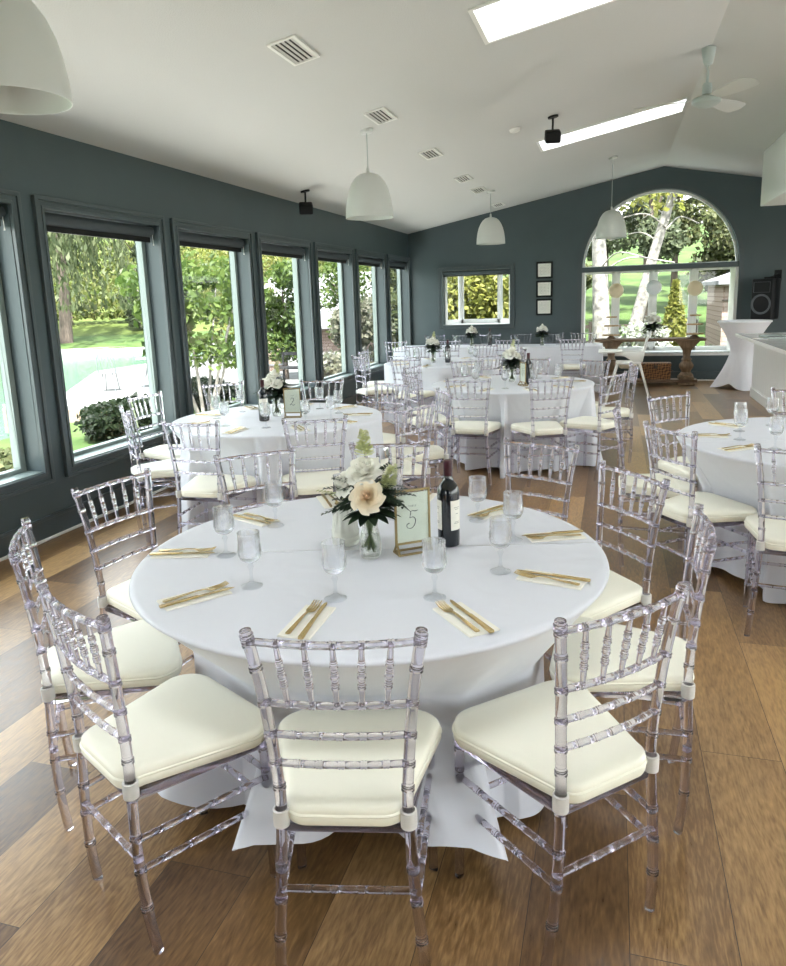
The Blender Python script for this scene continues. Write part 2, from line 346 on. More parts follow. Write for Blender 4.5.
# skylight glazing and frames
for i,h in enumerate(SKY):
    b=MB(); w=.03
    def sk(x,y,dz): return (x,y,cz(x)+dz)
    for (x0,x1,y0,y1) in ((h[0]-w,h[1],h[2]-w,h[2]),(h[0]-w,h[1],h[3],h[3]+w),(h[0]-w,h[0],h[2],h[3])):
        b.add([sk(x0,y0,-.012),sk(x1,y0,-.012),sk(x1,y1,-.012),sk(x0,y1,-.012),sk(x0,y0,.0),sk(x1,y0,.0),sk(x1,y1,.0),sk(x0,y1,.0)],
              [(0,3,2,1),(4,5,6,7),(0,1,5,4),(1,2,6,5),(2,3,7,6),(3,0,4,7)])
    o=struct(b.build('window_skylight_%d'%(i+1),M['plastic'],smooth=0))
    g=MB(); g.quad(sk(h[0],h[2],.27),sk(h[1],h[2],.27),sk(h[1],h[3],.27),sk(h[0],h[3],.27)); g.build('window_pane',M['skypane'],o,smooth=0)
    n=MB()
    for k in range(1,8):
        x=h[0]+(h[1]-h[0])*k/8; n.add([sk(x-.012,h[2],.2),sk(x+.012,h[2],.2),sk(x+.012,h[3],.2),sk(x-.012,h[3],.2),sk(x-.012,h[2],.25),sk(x+.012,h[2],.25),sk(x+.012,h[3],.25),sk(x-.012,h[3],.25)],[(0,3,2,1),(4,5,6,7),(0,1,5,4),(1,2,6,5),(2,3,7,6),(3,0,4,7)])
    n.build('window_bars',M['plastic'],o,smooth=0)
# left wall
WY=[(4.325+(k-1)*1.6625, 4.325+(k-1)*1.6625+1.535) for k in range(-3,6)]+[(12.6375,14.09)]
TW=.08; ZB,ZT=.395,2.375
holes=[(a+TW,b-TW,ZB+TW,ZT-TW) for a,b in WY]
lw=grid_solid([YB,YF],[-.1,EZ+.02],holes,lambda y,z:(XL,y,z),lambda y,z:(XL-.22,y,z))
struct(lw.build('wall_left',M['wall'],smooth=0))
ordn=['','','','leftmost, cut by the photo edge','second from the left','third from the left','fourth from the left','third from the far corner','second from the far corner','nearest the far corner']
for k,(a,b) in enumerate(WY):
    n=MB(); x=XL
    for (w0,w1,t) in ((0,.028,.032),(.028,.062,.020),(.062,.084,.028)):
        n.bx(x,x+t,a+w0,a+w1,ZB+w0,ZT-w0); n.bx(x,x+t,b-w1,b-w0,ZB+w0,ZT-w0)
        n.bx(x,x+t,a+w1,b-w1,ZT-w1,ZT-w0); n.bx(x,x+t,a+w1,b-w1,ZB+w0,ZB+w1)
    o=struct(n.build('window_%d'%(k+1),M['trim'],bevel=.004,smooth=0))
    y0,y1,z0,z1=a+TW,b-TW,ZB+TW,ZT-TW
    s=MB(); X0,X1=XL-.20,XL-.135; w=.05
    s.bx(X0,X1,y0,y0+w,z0,z1); s.bx(X0,X1,y1-w,y1,z0,z1); s.bx(X0,X1,y0+w,y1-w,z1-w,z1); s.bx(X0,X1,y0+w,y1-w,z0,z0+w*.8)
    s.build('window_sash',M['sash'],o,bevel=.004,smooth=0)
    s=MB(); s.bx(XL-.135,XL+.004,y0,y1,z0-.002,z0+.012); s.build('window_sill',M['sash'],o,smooth=0)
    g=MB(); xg=XL-.17; g.quad((xg,y0+w,z0+.04),(xg,y1-w,z0+.04),(xg,y1-w,z1-w),(xg,y0+w,z1-w)); g.build('window_pane',M['pane'],o,smooth=0)
    if k>=3:
        t=thing('roller_blind','dark roller blind rolled up in the left-wall window '+ordn[k],'blind',(XL-.065,(y0+y1)/2,z1-.055),0,'roller blinds on the left wall')
        hl=(y1-y0)/2-.012
        c=MB(); c.tube([(0,-hl,0),(0,hl,0)],.046,20); c.build('roll',M['blind'],t,smooth=40)
        c=MB(); c.bx(-.015,.006,-hl+.01,hl-.01,-.088,-.04); c.build('hem_bar',M['black'],t,bevel=.003,smooth=0)
        c=MB(); c.tube([(.035,hl-.02,-.02),(.04,hl-.022,-.10),(.04,hl-.022,-.115)],[.002,.002,.006],6); c.build('pull_chain',M['plastic'],t)
# far wall: columns with solid intervals
AX,AR,AZ,ASILL=.74,1.31,2.02,.50
PWX0,PWX1,PWZ0,PWZ1=-3.25,-1.79,.99,2.18
b=MB(); YK=YF+.18
xs=[XL-.22,PWX0+TW,PWX1-TW,AX-AR]+[AX-AR*math.cos(PI*k/48) for k in range(1,48)]+[AX+AR,XR+.2]
xs=sorted(set(xs+[RX]))
for x0,x1 in zip(xs,xs[1:]):
    xm=(x0+x1)/2
    def top(x): return cz(x)+.02
    if PWX0+TW<xm<PWX1-TW: iv=[((-.1,-.1),(PWZ0+TW,)*2),((PWZ1-TW,)*2,(top(x0),top(x1)))]
    elif AX-AR<xm<AX+AR:
        f=lambda x: AZ+math.sqrt(max(0,AR*AR-(x-AX)**2))
        iv=[((-.1,-.1),(ASILL,ASILL)),((f(x0),f(x1)),(top(x0),top(x1)))]
    else: iv=[((-.1,-.1),(top(x0),top(x1)))]
    for (a0,a1),(c0,c1) in iv:
        b.quad((x0,YF,a0),(x1,YF,a1),(x1,YF,c1),(x0,YF,c0)); b.quad((x0,YK,c0),(x1,YK,c1),(x1,YK,a1),(x0,YK,a0))
        if a0>0: b.quad((x0,YF,a0),(x0,YK,a0),(x1,YK,a1),(x1,YF,a1))
        if len(iv)==2 and a0<0: b.quad((x0,YF,c0),(x1,YF,c1),(x1,YK,c1),(x0,YK,c0))
for x,z0,z1 in ((PWX0+TW,PWZ0+TW,PWZ1-TW),(PWX1-TW,PWZ0+TW,PWZ1-TW),(AX-AR,ASILL,AZ),(AX+AR,ASILL,AZ)): b.quad((x,YF,z0),(x,YK,z0),(x,YK,z1),(x,YF,z1))
struct(b.build('wall_far',M['wall'],smooth=0))
# picture window in the far wall
n=MB()
for (w0,w1,t) in ((0,.028,.034),(.028,.062,.020),(.062,.084,.030)):
    y=YF
    n.bx(PWX0+w0,PWX0+w1,y-t,y,PWZ0+w0,PWZ1-w0); n.bx(PWX1-w1,PWX1-w0,y-t,y,PWZ0+w0,PWZ1-w0)
    n.bx(PWX0+w1,PWX1-w1,y-t,y,PWZ1-w1,PWZ1-w0); n.bx(PWX0+w1,PWX1-w1,y-t,y,PWZ0+w0,PWZ0+w1)
o=struct(n.build('window_11',M['trim'],bevel=.004,smooth=0))
x0,x1,z0,z1=PWX0+TW,PWX1-TW,PWZ0+TW,PWZ1-TW
pl=[(x0,YF+.17),(x0+.26,YF+.50),(x1-.26,YF+.50),(x1,YF+.17)]
s=MB(); g=MB()
for (p,q) in zip(pl,pl[1:]):
    d=Vector((q[0]-p[0],q[1]-p[1],0)); ln=d.length; a=math.atan2(d.y,d.x); c=Vector(((p[0]+q[0])/2,(p[1]+q[1])/2,0)); w=.055
    X=Matrix.Rotation(a,4,'Z')
    for (lx,lz,sx,sz) in ((-ln/2+w/2,(z0+z1)/2,w,z1-z0),(ln/2-w/2,(z0+z1)/2,w,z1-z0),(0,z0+w/2+.02,ln,w+.04),(0,z1-w/2,ln,w)):
        off=X@Vector((lx,0,0)); s.box((c.x+off.x,c.y+off.y,lz),(sx,.05,sz),a)
    e=X@Vector((ln/2,0,0)); g.quad((c.x-e.x,c.y-e.y,z0),(c.x+e.x,c.y+e.y,z0),(c.x+e.x,c.y+e.y,z1),(c.x-e.x,c.y-e.y,z1))
s.build('window_sash',M['white'],o,bevel=.004,smooth=0); g.build('window_pane',M['pane'],o,smooth=0)
s=MB(); s.prism([(x0,YF),(x1,YF)]+list(reversed(pl)),z0-.03,z0+.012); s.prism([(x0,YF+.17)]+pl[1:3]+[(x1,YF+.17)],z1,z1+.03); s.build('window_sill',M['white'],o,smooth=0)
t=thing('roller_blind','slim grey roller blind rolled up at the top of the far-wall picture window','blind',((x0+x1)/2,YF+.06,z1-.045))
c=MB(); hl=(x1-x0)/2-.012; c.tube([(-hl,0,0),(hl,0,0)],.04,20); c.build('roll',M['trim'],t)
c=MB(); c.bx(-hl,hl,-.01,.01,-.065,-.03); c.build('hem_bar',M['blind'],t,smooth=0)
# arched window
def arcband(b,r0,r1,y0,y1,zdn,n=48):
    out=[(AX-r1,zdn)]+[(AX-r1*math.cos(PI*k/n),AZ+r1*math.sin(PI*k/n)) for k in range(n+1)]+[(AX+r1,zdn)]
    inn=[(AX-r0,zdn)]+[(AX-r0*math.cos(PI*k/n),AZ+r0*math.sin(PI*k/n)) for k in range(n+1)]+[(AX+r0,zdn)]
    m=len(out); vs=[(x,y0,z) for x,z in out]+[(x,y0,z) for x,z in inn]+[(x,y1,z) for x,z in out]+[(x,y1,z) for x,z in inn]
    fs=[]
    for i in range(m-1): fs+= [(i,i+1,m+i+1,m+i),(2*m+i+1,2*m+i,3*m+i,3*m+i+1),(i+1,i,2*m+i,2*m+i+1),(m+i,m+i+1,3*m+i+1,3*m+i)]
    fs+=[(0,m,3*m,2*m),(m-1,3*m-1,4*m-1,2*m-1)]
    b.add(vs,fs)
n=MB(); arcband(n,AR-.002,AR+.03,YF-.03,YF,.14); arcband(n,AR+.03,AR+.075,YF-.018,YF,.14)
o=struct(n.build('window_12',M['trim'],smooth=35))
s=MB(); arcband(s,AR-.045,AR-.002,YF+.10,YF+.15,AZ); s.bx(AX-AR,AX-AR+.05,YF+.02,YF+.66,ASILL,AZ); s.bx(AX+AR-.05,AX+AR,YF+.02,YF+.66,ASILL,AZ)
s.build('window_sash',M['white'],o,smooth=35)
s=MB(); s.bx(AX-AR-.02,AX+AR+.02,YF-.005,YF+.12,AZ-.055,AZ+.035); s.build('window_transom',M['trim'],o,bevel=.005,smooth=0)
g=MB(); g.add([(AX-(AR-.02)*math.cos(PI*k/48),YF+.125,AZ+(AR-.02)*math.sin(PI*k/48)) for k in range(49)],[tuple(range(49))]); g.build('window_pane',M['pane'],o,smooth=0)
YB2=YF+.62
s=MB()
for x in (.03,.69,1.39): s.bx(x-.075,x+.075,YB2-.03,YB2+.04,ASILL,AZ)
for x in (.03,.69,1.39): s.bx(x-.03,x+.03,YB2-.05,YB2-.03,ASILL,AZ)
s.bx(AX-AR,AX+AR,YB2-.03,YB2+.04,ASILL,ASILL+.07); s.bx(AX-AR,AX+AR,YB2-.03,YB2+.04,AZ-.08,AZ); s.build('window_mullions',M['white'],o,bevel=.004,smooth=0)
s=MB(); s.bx(AX-AR,AX+AR,YF-.03,YB2+.05,ASILL-.05,ASILL); s.bx(AX-AR,AX+AR,YF+.15,YB2+.05,AZ,AZ+.05); s.build('window_sill',M['white'],o,smooth=0)
s=MB(); s.bx(AX-AR-.1,AX+AR+.1,YF+.18,YB2+.05,-.4,ASILL-.05); s.build('window_apron',M['white'],o,smooth=0)
g=MB(); g.quad((AX-AR,YB2,ASILL),(AX+AR,YB2,ASILL),(AX+AR,YB2,AZ),(AX-AR,YB2,AZ)); g.build('window_pane',M['pane'],o,smooth=0)
# right and rear walls, out of view; their glazing is added for extra daylight
rh=[(-3.6+i*2.25,-1.6+i*2.25,.15,2.4) for i in range(7)]
w=grid_solid([YB,YF],[-.1,EZ+.02],rh,lambda y,z:(XR,y,z),lambda y,z:(XR+.2,y,z)); struct(w.build('wall_right',M['wall'],smooth=0))
bh=[(-2.6,-1.2,1.0,2.3),(2.6,4.0,1.0,2.3)]
b=MB(); us=sorted(set([XL-.2,XR+.2,RX]+[h[i] for h in bh for i in (0,1)]))
w=grid_solid(us,[-.1,EZ],bh,lambda x,z:(x,YB,z),lambda x,z:(x,YB-.2,z)); w.add([(XL-.2,YB,EZ),(XR+.2,YB,EZ),(RX,YB,RZ+.05)],[(0,1,2)]); struct(w.build('wall_rear',M['wall'],smooth=0))
for i,h in enumerate(rh):
    g=MB(); g.quad((XR+.1,h[0],h[2]),(XR+.1,h[1],h[2]),(XR+.1,h[1],h[3]),(XR+.1,h[0],h[3])); struct(g.build('window_%d'%(13+i),M['pane'],smooth=0))  # unseen panes, added to let light in from the right
for i,h in enumerate(bh):
    g=MB(); g.quad((h[0],YB-.1,h[2]),(h[1],YB-.1,h[2]),(h[1],YB-.1,h[3]),(h[0],YB-.1,h[3])); struct(g.build('window_%d'%(20+i),M['pane'],smooth=0))  # unseen panes, added to light the near side from behind the camera
# baseboards
def base(name,x0,y0,x1,y1,nx,ny):
    b=MB(); d=Vector((x1-x0,y1-y0,0)); a=math.atan2(d.y,d.x); cx,cy=(x0+x1)/2,(y0+y1)/2
    b.box((cx+nx*.009,cy+ny*.009,.075),(d.length,.018,.15),a); b.box((cx+nx*.013,cy+ny*.013,.155),(d.length,.026,.025),a)
    o=struct(b.build(name,M['trim'],bevel=.004,smooth=0))
    b=MB(); b.box((cx+nx*.03,cy+ny*.03,.011),(d.length,.022,.022),a); struct(b.build(name.replace('baseboard','trim'),M['white'],bevel=.008,smooth=0))
base('baseboard_left',XL,YB,XL,YF,1,0); base('baseboard_far',XL+.05,YF,XR,YF,0,-1)
# bulkhead above the bar
b=MB(); b.bx(1.97,3.6,8.2,12.0,2.735,3.62); struct(b.build('ceiling_bulkhead',M['white'],bevel=.01,smooth=0))
# ------------------------------------------------------------------ ceiling fittings
tilt=Matrix.Rotation(-math.atan(SLP),4,'Y')
def make_vent(L):
    t=thing('ceiling_vent','x','vent'); t.rotation_euler=(0,-math.atan(SLP),0)
    b=MB(); w,l=.075,L/2
    b.bx(-w-.02,w+.02,-l-.02,-l,-.012,-.001); b.bx(-w-.02,w+.02,l,l+.02,-.012,-.001); b.bx(-w-.02,-w,-l,l,-.012,-.001); b.bx(w,w+.02,-l,l,-.012,-.001); b.build('frame',M['plastic'],t,smooth=0)
    b=MB(); b.bx(-w,w,-l,l,-.002,-.001); b.build('backing',M['black'],t,smooth=0)
    b=MB()
    for k in range(5):
        x=-w+.012+k*.0315; b.box((x,0,-.007),(.014,2*l,.003),0,Matrix.Rotation(R(-32),4,'Y'))
    b.build('louvres',M['plastic'],t,smooth=0); return t
VL=['rectangular white ceiling vent nearest the camera','white ceiling vent just above the largest fully seen pendant lamp','third white ceiling vent from the camera','fourth white ceiling vent from the camera','small white ceiling vent left of the far hanging lamp','farthest white ceiling vent, just right of the far pendant cord']
v0=None
for i,(y,L) in enumerate(((4.69,.38),(6.53,.38),(8.39,.34),(10.28,.34),(11.46,.32),(13.45,.3))):
    x=-1.99
    if v0 is None: v0=make_vent(L); v=v0
    else: v=dup(v0,(0,0,0),0,VL[i])
    v.location=(x,y,cz(x)); v.rotation_euler=(0,-math.atan(SLP),0); v['label']=VL[i]; v['group']='ceiling vents'
# smoke detector
t=thing('smoke_detector','small round white smoke detector on the sloping ceiling','detector',(-1.065,8.42,cz(-1.065))); t.rotation_euler=(0,-math.atan(SLP),0)
b=MB(); b.lathe([(0,-.035),(.035,-.034),(.052,-.026),(.06,-.012),(.062,0),(0,0)],24); b.build('housing',M['plastic'],t)
b=MB(); b.lathe([(0,-.038),(.012,-.037),(.014,-.034),(0,-.034)],16); b.build('button',M['white'],t)
# pendants
PR=[(.012,.40),(.045,.398),(.085,.385),(.125,.355),(.160,.305),(.188,.24),(.207,.165),(.219,.08),(.224,0.0)]
def make_pendant():
    t=thing('pendant_lamp','x','lamp')
    b=MB(); b.lathe(PR+[(r-.004,z) for r,z in reversed(PR)],40); b.build('lamp_shade',M['pendant'],t,smooth=50)
    b=MB(); b.tube([(0,0,.39),(0,0,.45)],[.018,.012],12); b.build('shade_cap',M['pendant'],t)
    b=MB(); b.lathe([(0,.395),(.02,.395),(.022,.33),(.018,.32),(0,.32)],16); b.build('socket',M['plastic'],t)
    b=MB(); b.lathe([(.012,.32),(.02,.305),(.03,.275),(.024,.247),(0,.238)],16); b.build('bulb',M['lantern_w'],t); return t
PL=[('large white dome pendant lamp cut off by the top left corner',-2.30,2.56,2.415),('white dome pendant lamp hanging in front of the left wall top edge',-2.215,6.811,2.354),
    ('white dome pendant lamp in front of the far wall above the picture window',-1.873,11.847,2.402),('white dome pendant lamp overlapping the arched window',-.067,11.816,2.395)]
for i,(lab,x,y,z) in enumerate(PL):
    t=make_pendant(); t.location=(x,y,z); t['label']=lab; t['group']='white pendant lamps'
    top=cz(x)-z
    b=MB(); b.tube([(0,0,.44),(0,0,top)],.0045,8); b.build('cord',M['fan'],t)
    b=MB(); b.lathe([(0,-.03),(.055,-.028),(.06,-.02),(.06,0),(0,0)],24,(0,0,top),tilt); b.build('ceiling_cup',M['pendant'],t)
# spot speakers on the ceiling
for lab,x,y,rz in (('small black spotlight hanging from the ceiling above the left windows',-3.504,8.363,R(25)),('small black spotlight hanging from the ceiling beside the far skylight',-.661,8.351,R(10))):
    t=thing('ceiling_spotlight',lab,'spotlight',(x,y,cz(x)),rz,'black ceiling spotlights')
    b=MB(); b.lathe([(0,-.02),(.055,-.018),(.055,0),(0,0)],20,(0,0,0),tilt); b.build('mount',M['black'],t)
    b=MB(); b.tube([(0,0,-.01),(0,0,-.08),(.0,.02,-.12),(0,.02,-.16)],.011,8); b.build('arm',M['black'],t)
    b=MB(); m=Matrix.Rotation(R(22),4,'X'); b.box((0,0,-.20),(.16,.16,.115),0,m); b.build('housing',M['black'],t,bevel=.018)
# fan
t=thing('ceiling_fan','white three-blade ceiling fan hanging from the ridge of the ceiling','fan',(.747,7.56,cz(.747)))
b=MB(); b.lathe([(.05,0),(.062,-.01),(.055,-.06),(.045,-.12),(.03,-.15),(0,-.15)],24); b.build('canopy',M['fan'],t)
b=MB(); b.tube([(0,0,-.14),(0,0,-.36)],.0125,12); b.build('downrod',M['fan'],t)
b=MB(); b.lathe([(0,-.30),(.034,-.30),(.042,-.32),(.042,-.385),(.03,-.40),(0,-.40)],20); b.build('coupling',M['fan'],t)
b=MB(); b.lathe([(0,-.40),(.05,-.40),(.11,-.42),(.125,-.445),(.12,-.465),(.08,-.49),(.04,-.5),(0,-.5)],32); b.build('motor',M['fan'],t)
for k,a in enumerate((R(-60),R(56),R(170))):
    b=MB(); n=14; up=[];dn=[]
    for i in range(n+1):
        s=i/n; r=.10+.52*s; w=.045+.045*math.sin(PI*min(1,s*1.05)*.62); 
        if s>.86: w*=math.sqrt(max(0.02,1-((s-.86)/.14)**2))
        up.append((r,w)); dn.append((r,-w))
    X=Matrix.Rotation(a,4,'Z')@Matrix.Translation((0,0,-.43))@Matrix.Rotation(R(-14),4,'X')
    b.prism(dn+list(reversed(up)),-.003,.003,X); b.build('blade',M['pendant'],t)
# three framed prints
FL=['top of three small square black-framed prints on the far wall','middle of three small square black-framed prints on the far wall','bottom of three small square black-framed prints on the far wall']
def dots(b,i):
    for r in range(7):
        for c in range(7):
            x=-.075+.025*c; z=-.075+.025*r
            if i==0: b.box((x+(.006 if r%2 else -.004),-.0215,z),(.007,.001,.007))
            elif i==1: b.box((x,-.0215,z),(.011,.001,.003)); b.box((x,-.0215,z),(.003,.001,.011))
            else: b.box((x,-.0215,z+.004*(c%2)),(.010,.001,.003))
for i,z in enumerate((2.04,1.70,1.37)):
    t=thing('framed_print',FL[i],'picture',(-1.24,YF,z),0,'framed prints on the far wall')
    b=MB(); h=.148; w=.03
    b.bx(-h,-h+w,-.028,0,-h,h); b.bx(h-w,h,-.028,0,-h,h); b.bx(-h+w,h-w,-.028,0,h-w,h); b.bx(-h+w,h-w,-.028,0,-h,-h+w); b.build('frame',M['black'],t,bevel=.003,smooth=0)
    b=MB(); b.bx(-h+w,h-w,-.02,-.002,-h+w,h-w); p=b.build('print',M['card'],t,smooth=0)
    b=MB(); dots(b,i); b.build('print_pattern',M['grey'],p,smooth=0)
# ------------------------------------------------------------------ clear bamboo-style chairs
def spline(pts,n):
    P=[Vector(p) for p in pts]; out=[]
    Q=[P[0]*2-P[1]]+P+[P[-1]*2-P[-2]]
    for i in range(1,len(Q)-2):
        a,b,c,d=Q[i-1:i+3]
        for k in range(n):
            t=k/n; out.append(.5*((2*b)+(c-a)*t+(2*a-5*b+4*c-d)*t*t+(3*b-a-3*c+d)*t**3))
    out.append(P[-1]); return out
def ringed(b,path,r0,rings,rr,seg=10,taper=None):
    """tube along a polyline with small double rings at given arc fractions"""
    P=[Vector(p) for p in path]; L=[0]
    for p,q in zip(P,P[1:]): L.append(L[-1]+(q-p).length)
    tot=L[-1]
    def at(s):
        s=min(max(s,0),tot)
        for i in range(len(P)-1):
            if s<=L[i+1]+1e-9: return P[i].lerp(P[i+1],(s-L[i])/max(1e-9,L[i+1]-L[i]))
        return P[-1]
    S=[(s,0) for s in np.linspace(0,tot,max(2,len(P)))]
    for f in rings:
        c=f*tot
        for d,e in ((-.0062,0),(-.0052,1),(-.0026,1),(-.0012,.2),(.0012,.2),(.0026,1),(.0052,1),(.0062,0)): S.append((c+d,e))
    lo=[f*tot for f in rings]
    S=[x for x in S if x[1] or all(abs(x[0]-c)>.0074 for c in lo) or True]
    S=sorted(x for x in S if 0<=x[0]<=tot)
    pts=[];rad=[];last=-1
    for s,e in S:
        if s-last<2e-4: continue
        if e==0 and any(abs(s-c)<.0061 for c in lo): continue
        last=s; base=r0 if taper is None else taper(s/tot); pts.append(at(s)); rad.append(base+(rr-r0)*e)
    b.tube(pts,rad,seg)
A_=M['acrylic']
POST=[(.176,-.170,0),(.168,-.182,.12),(.155,-.186,.28),(.146,-.182,.43),(.1445,-.180,.50),(.150,-.184,.60),(.162,-.196,.745),(.174,-.207,.84),(.184,-.2155,.905),(.1865,-.218,.925)]
def post_at(z,s):
    for (p,q) in zip(POST,POST[1:]):
        if p[2]<=z<=q[2]:
            t=(z-p[2])/(q[2]-p[2]); return Vector((s*(p[0]+(q[0]-p[0])*t),p[1]+(q[1]-p[1])*t,z))
    return Vector(POST[-1])
def make_chair():
    t=thing('chiavari_chair','x','chair')
    for s in (-1,1):
        b=MB(); pth=spline([(s*x,y,z) for x,y,z in POST],4); tot=.935
        ringed(b,pth,.0132,[z/.93 for z in (.13,.235,.325,.53,.592,.667,.747,.835,.899,.915)],.0155,12); b.build('rear_leg',A_,t,smooth=60)
        b=MB(); fl_=[(s*.190,.182,0),(s*.188,.180,.2),(s*.186,.178,.43)]
        ringed(b,spline(fl_,4),.0132,[.28,.52,.70,.93],.0155,12); b.build('front_leg',A_,t,smooth=60)
        b=MB(); b.lathe([(.0145,-.022),(.019,-.02),(.0195,0),(.019,.02),(.0145,.022)],16,tuple(post_at(.452,s))); b.build('cushion_strap',M['strap'],t,smooth=60)
        for (z0,z1) in ((.235,.235),(.315,.315)):
            b=MB(); p=post_at(z0,s); q=Vector((s*.187,.181,z1)); ringed(b,[p.lerp(q,k/10) for k in range(11)],.0085,[.2,.4,.6,.8],.0097,8); b.build('stretcher',A_,t,smooth=60)
    def hbar(name,z,y0,x0,r,rings,bow=0,rr=None,seg=8):
        b=MB(); pts=[]
        for k in range(13):
            u=k/12*2-1; pts.append((x0*u,y0-bow*(1-u*u),z))
        ringed(b,pts,r,rings,rr or r*1.13,seg); b.build(name,A_,t,smooth=60)
    hbar('stretcher',.265,post_at(.265,1).y,post_at(.265,1).x,.0085,[.2,.4,.6,.8])
    hbar('stretcher',.245,.181,.187,.0085,[.2,.4,.6,.8]); hbar('stretcher',.335,.180,.187,.0085,[.2,.4,.6,.8])
    for nm,z,bow,r in (('crest_rail',.899,.022,.0092),('back_rail',.747,.016,.0088),('back_rail',.667,.012,.0085),('back_rail',.592,.010,.0085)):
        p=post_at(z,1); hbar(nm,z,p.y,p.x,r,[1/6,2/6,3/6,4/6,5/6],bow)
    for k in range(5):
        f=(k+1)/6; u=f*2-1; a=post_at(.899,1); c=post_at(.747,1)
        top=Vector((a.x*u,a.y-.022*(1-u*u),.899)); bot=Vector((c.x*u,c.y-.016*(1-u*u),.747))
        b=MB(); ringed(b,[top.lerp(bot,i/12) for i in range(13)],.0072,[.32,.5,.68],.0090,8,lambda s:.0052+.0030*math.sin(PI*s)); b.build('spindle',A_,t,smooth=60)
    def outline(fw,bw,fy,by,rf,rb,n=7):
        o=[]
        for (cx,cy,r,a0) in ((fw-rf,fy-rf,rf,0),(-(fw-rf),fy-rf,rf,90),(-(bw-rb),by+rb,rb,180),(bw-rb,by+rb,rb,270)):
            for k in range(n+1): a=R(a0+90*k/n); o.append((cx+r*math.cos(a),cy+r*math.sin(a)))
        return o
    b=MB(); b.prism(outline(.200,.150,.200,-.185,.03,.02),.412,.438); b.build('seat_frame',A_,t,bevel=.006,smooth=40)
    # cushion: stacked outlines, piped edge, domed top
    O=outline(.220,.142,.216,-.200,.085,.055,9); n=len(O); vs=[];fs=[]
    prof=[(.90,.439),(.985,.441),(1.0,.450),(1.0,.460),(.994,.4625),(1.004,.4635),(1.012,.4665),(1.004,.4695),(.994,.4705),(.996,.474),(.985,.484),(.95,.490),(.85,.4945),(.6,.497),(.3,.498)]
    cy=.007
    for sc,z in prof:
        for x,y in O: vs.append((x*sc,cy+(y-cy)*sc,z))
    for i in range(len(prof)-1):
        for k in range(n): k2=(k+1)%n; fs.append((i*n+k,i*n+k2,(i+1)*n+k2,(i+1)*n+k))
    fs.append(tuple(reversed(range(n)))); fs.append(tuple((len(prof)-1)*n+k for k in range(n)))
    b=MB(); b.add(vs,fs); b.build('seat_cushion',M['cushion'],t,smooth=50); return t
CH0=make_chair(); used=[0]; CHAIRS={}
def chair(tab,x,y,face,label,group):
    """x,y: middle of the crest rail; face: heading of the seat in degrees"""
    d=(math.cos(R(face)),math.sin(R(face))); ox,oy=x+.216*d[0],y+.216*d[1]; rz=R(face-90)
    label='clear chair, '+label
    if not used[0]:
        CH0.location=(ox,oy,0); CH0.rotation_euler=(0,0,rz); CH0['label']=label; CH0['group']=group; used[0]=1
    else: dup(CH0,(ox,oy,0),rz,label,group)
    CHAIRS.setdefault(tab,[]).append((ox,oy,R(face)))
G1='clear chairs around the front table'
for a in ((-.547,1.331,103,'at the front table, back to the camera in the bottom centre'),(.04,1.611,135,'at the front table, bottom right, back angled to the camera'),
  (.275,2.262,179,'seen edge-on at the right end of the front table'),(.085,2.91,-142,'behind the right side of the front table beside the napkin'),
  (-.315,3.43,-114,'behind the front table, right of the wine bottle'),(-1.029,3.347,-75,'behind the front table, just behind the flowers'),
  (-1.595,3.043,-46,'behind the front table, left of the flowers'),(-1.934,2.45,-11,'at the left end of the front table with its back to the windows'),
  (-1.744,1.75,38,'at the front table, leftmost and seen edge-on by the left photo edge'),(-1.24,1.366,62,'at the front table, bottom left, backrest overlapping the leftmost chair')): chair('T1',*a,G1)
G2='clear chairs around the window-side table'
for a in ((-2.423,3.819,90,'window-side table, back to the camera, left of two near ones'),(-1.70,4.027,116,'window-side table, back to the camera, right of the wine bottle'),
  (-1.215,4.56,154,'window-side table, right side, nearest the bottle of the front table'),(-1.19,5.30,-152,'seen edge-on between the window-side table and the middle table'),
  (-1.761,5.843,-117,'window-side table, far right side facing the camera'),(-2.469,6.051,-80,'window-side table, far side behind the table sign'),
  (-3.312,5.801,-38,'window-side table, far left side under the third window'),(-3.558,4.999,-5,'window-side table, left side, farther of two against the hedge window'),
  (-3.209,4.264,44,'window-side table, left side, nearer and seen edge-on')): chair('T2',*a,G2)
G3='clear chairs around the middle table'
for a in ((-1.165,6.11,88,'middle table, near side, left of two with backs to the camera'),(-.478,6.161,118,'middle table, near side, right of two with backs to the camera'),
  (.015,6.53,148,'middle table, near right corner, back turned to the camera'),(.20,7.34,188,'seen edge-on at the right end of the middle table'),
  (-.172,7.914,-128,'middle table, far right side in front of the highchair'),(-.84,8.2,-95,'middle table, far side directly behind its flowers'),
  (-1.53,7.98,-57,'middle table, far left side'),(-1.98,7.33,-12,'middle table, left end, the farther of two'),(-1.80,6.55,35,'middle table, left end, the nearer of two')): chair('T3',*a,G3)
G4='clear chairs around the right-hand table'
for a in ((.041,4.519,0,'seen edge-on between the middle and right-hand tables'),(.287,3.911,35,'right-hand table, left side, nearest the front table'),
  (.805,3.45,80,'right-hand table, near side, cut by the right photo edge'),(.371,5.178,-45,'right-hand table, far left side on open floor'),
  (1.25,5.53,-97,'right-hand table, far side in front of the white bar')): chair('T4',*a,G4)
G5='clear chairs around the far left table'
for a in ((-2.321,8.286,82,'far left table, near side, back to the camera'),(-3.27,9.56,0,'far left table, seen edge-on by the left windows'),(-1.38,8.75,135,'far left table, near right side'),
  (-1.12,9.75,-165,'far left table, right side'),(-1.75,10.6,-112,'far left table, far right side'),(-2.75,10.5,-60,'far left table, far left side'),(-3.05,8.7,42,'far left table, near left side')): chair('T5',*a,G5)
G6='clear chairs along the long head table'
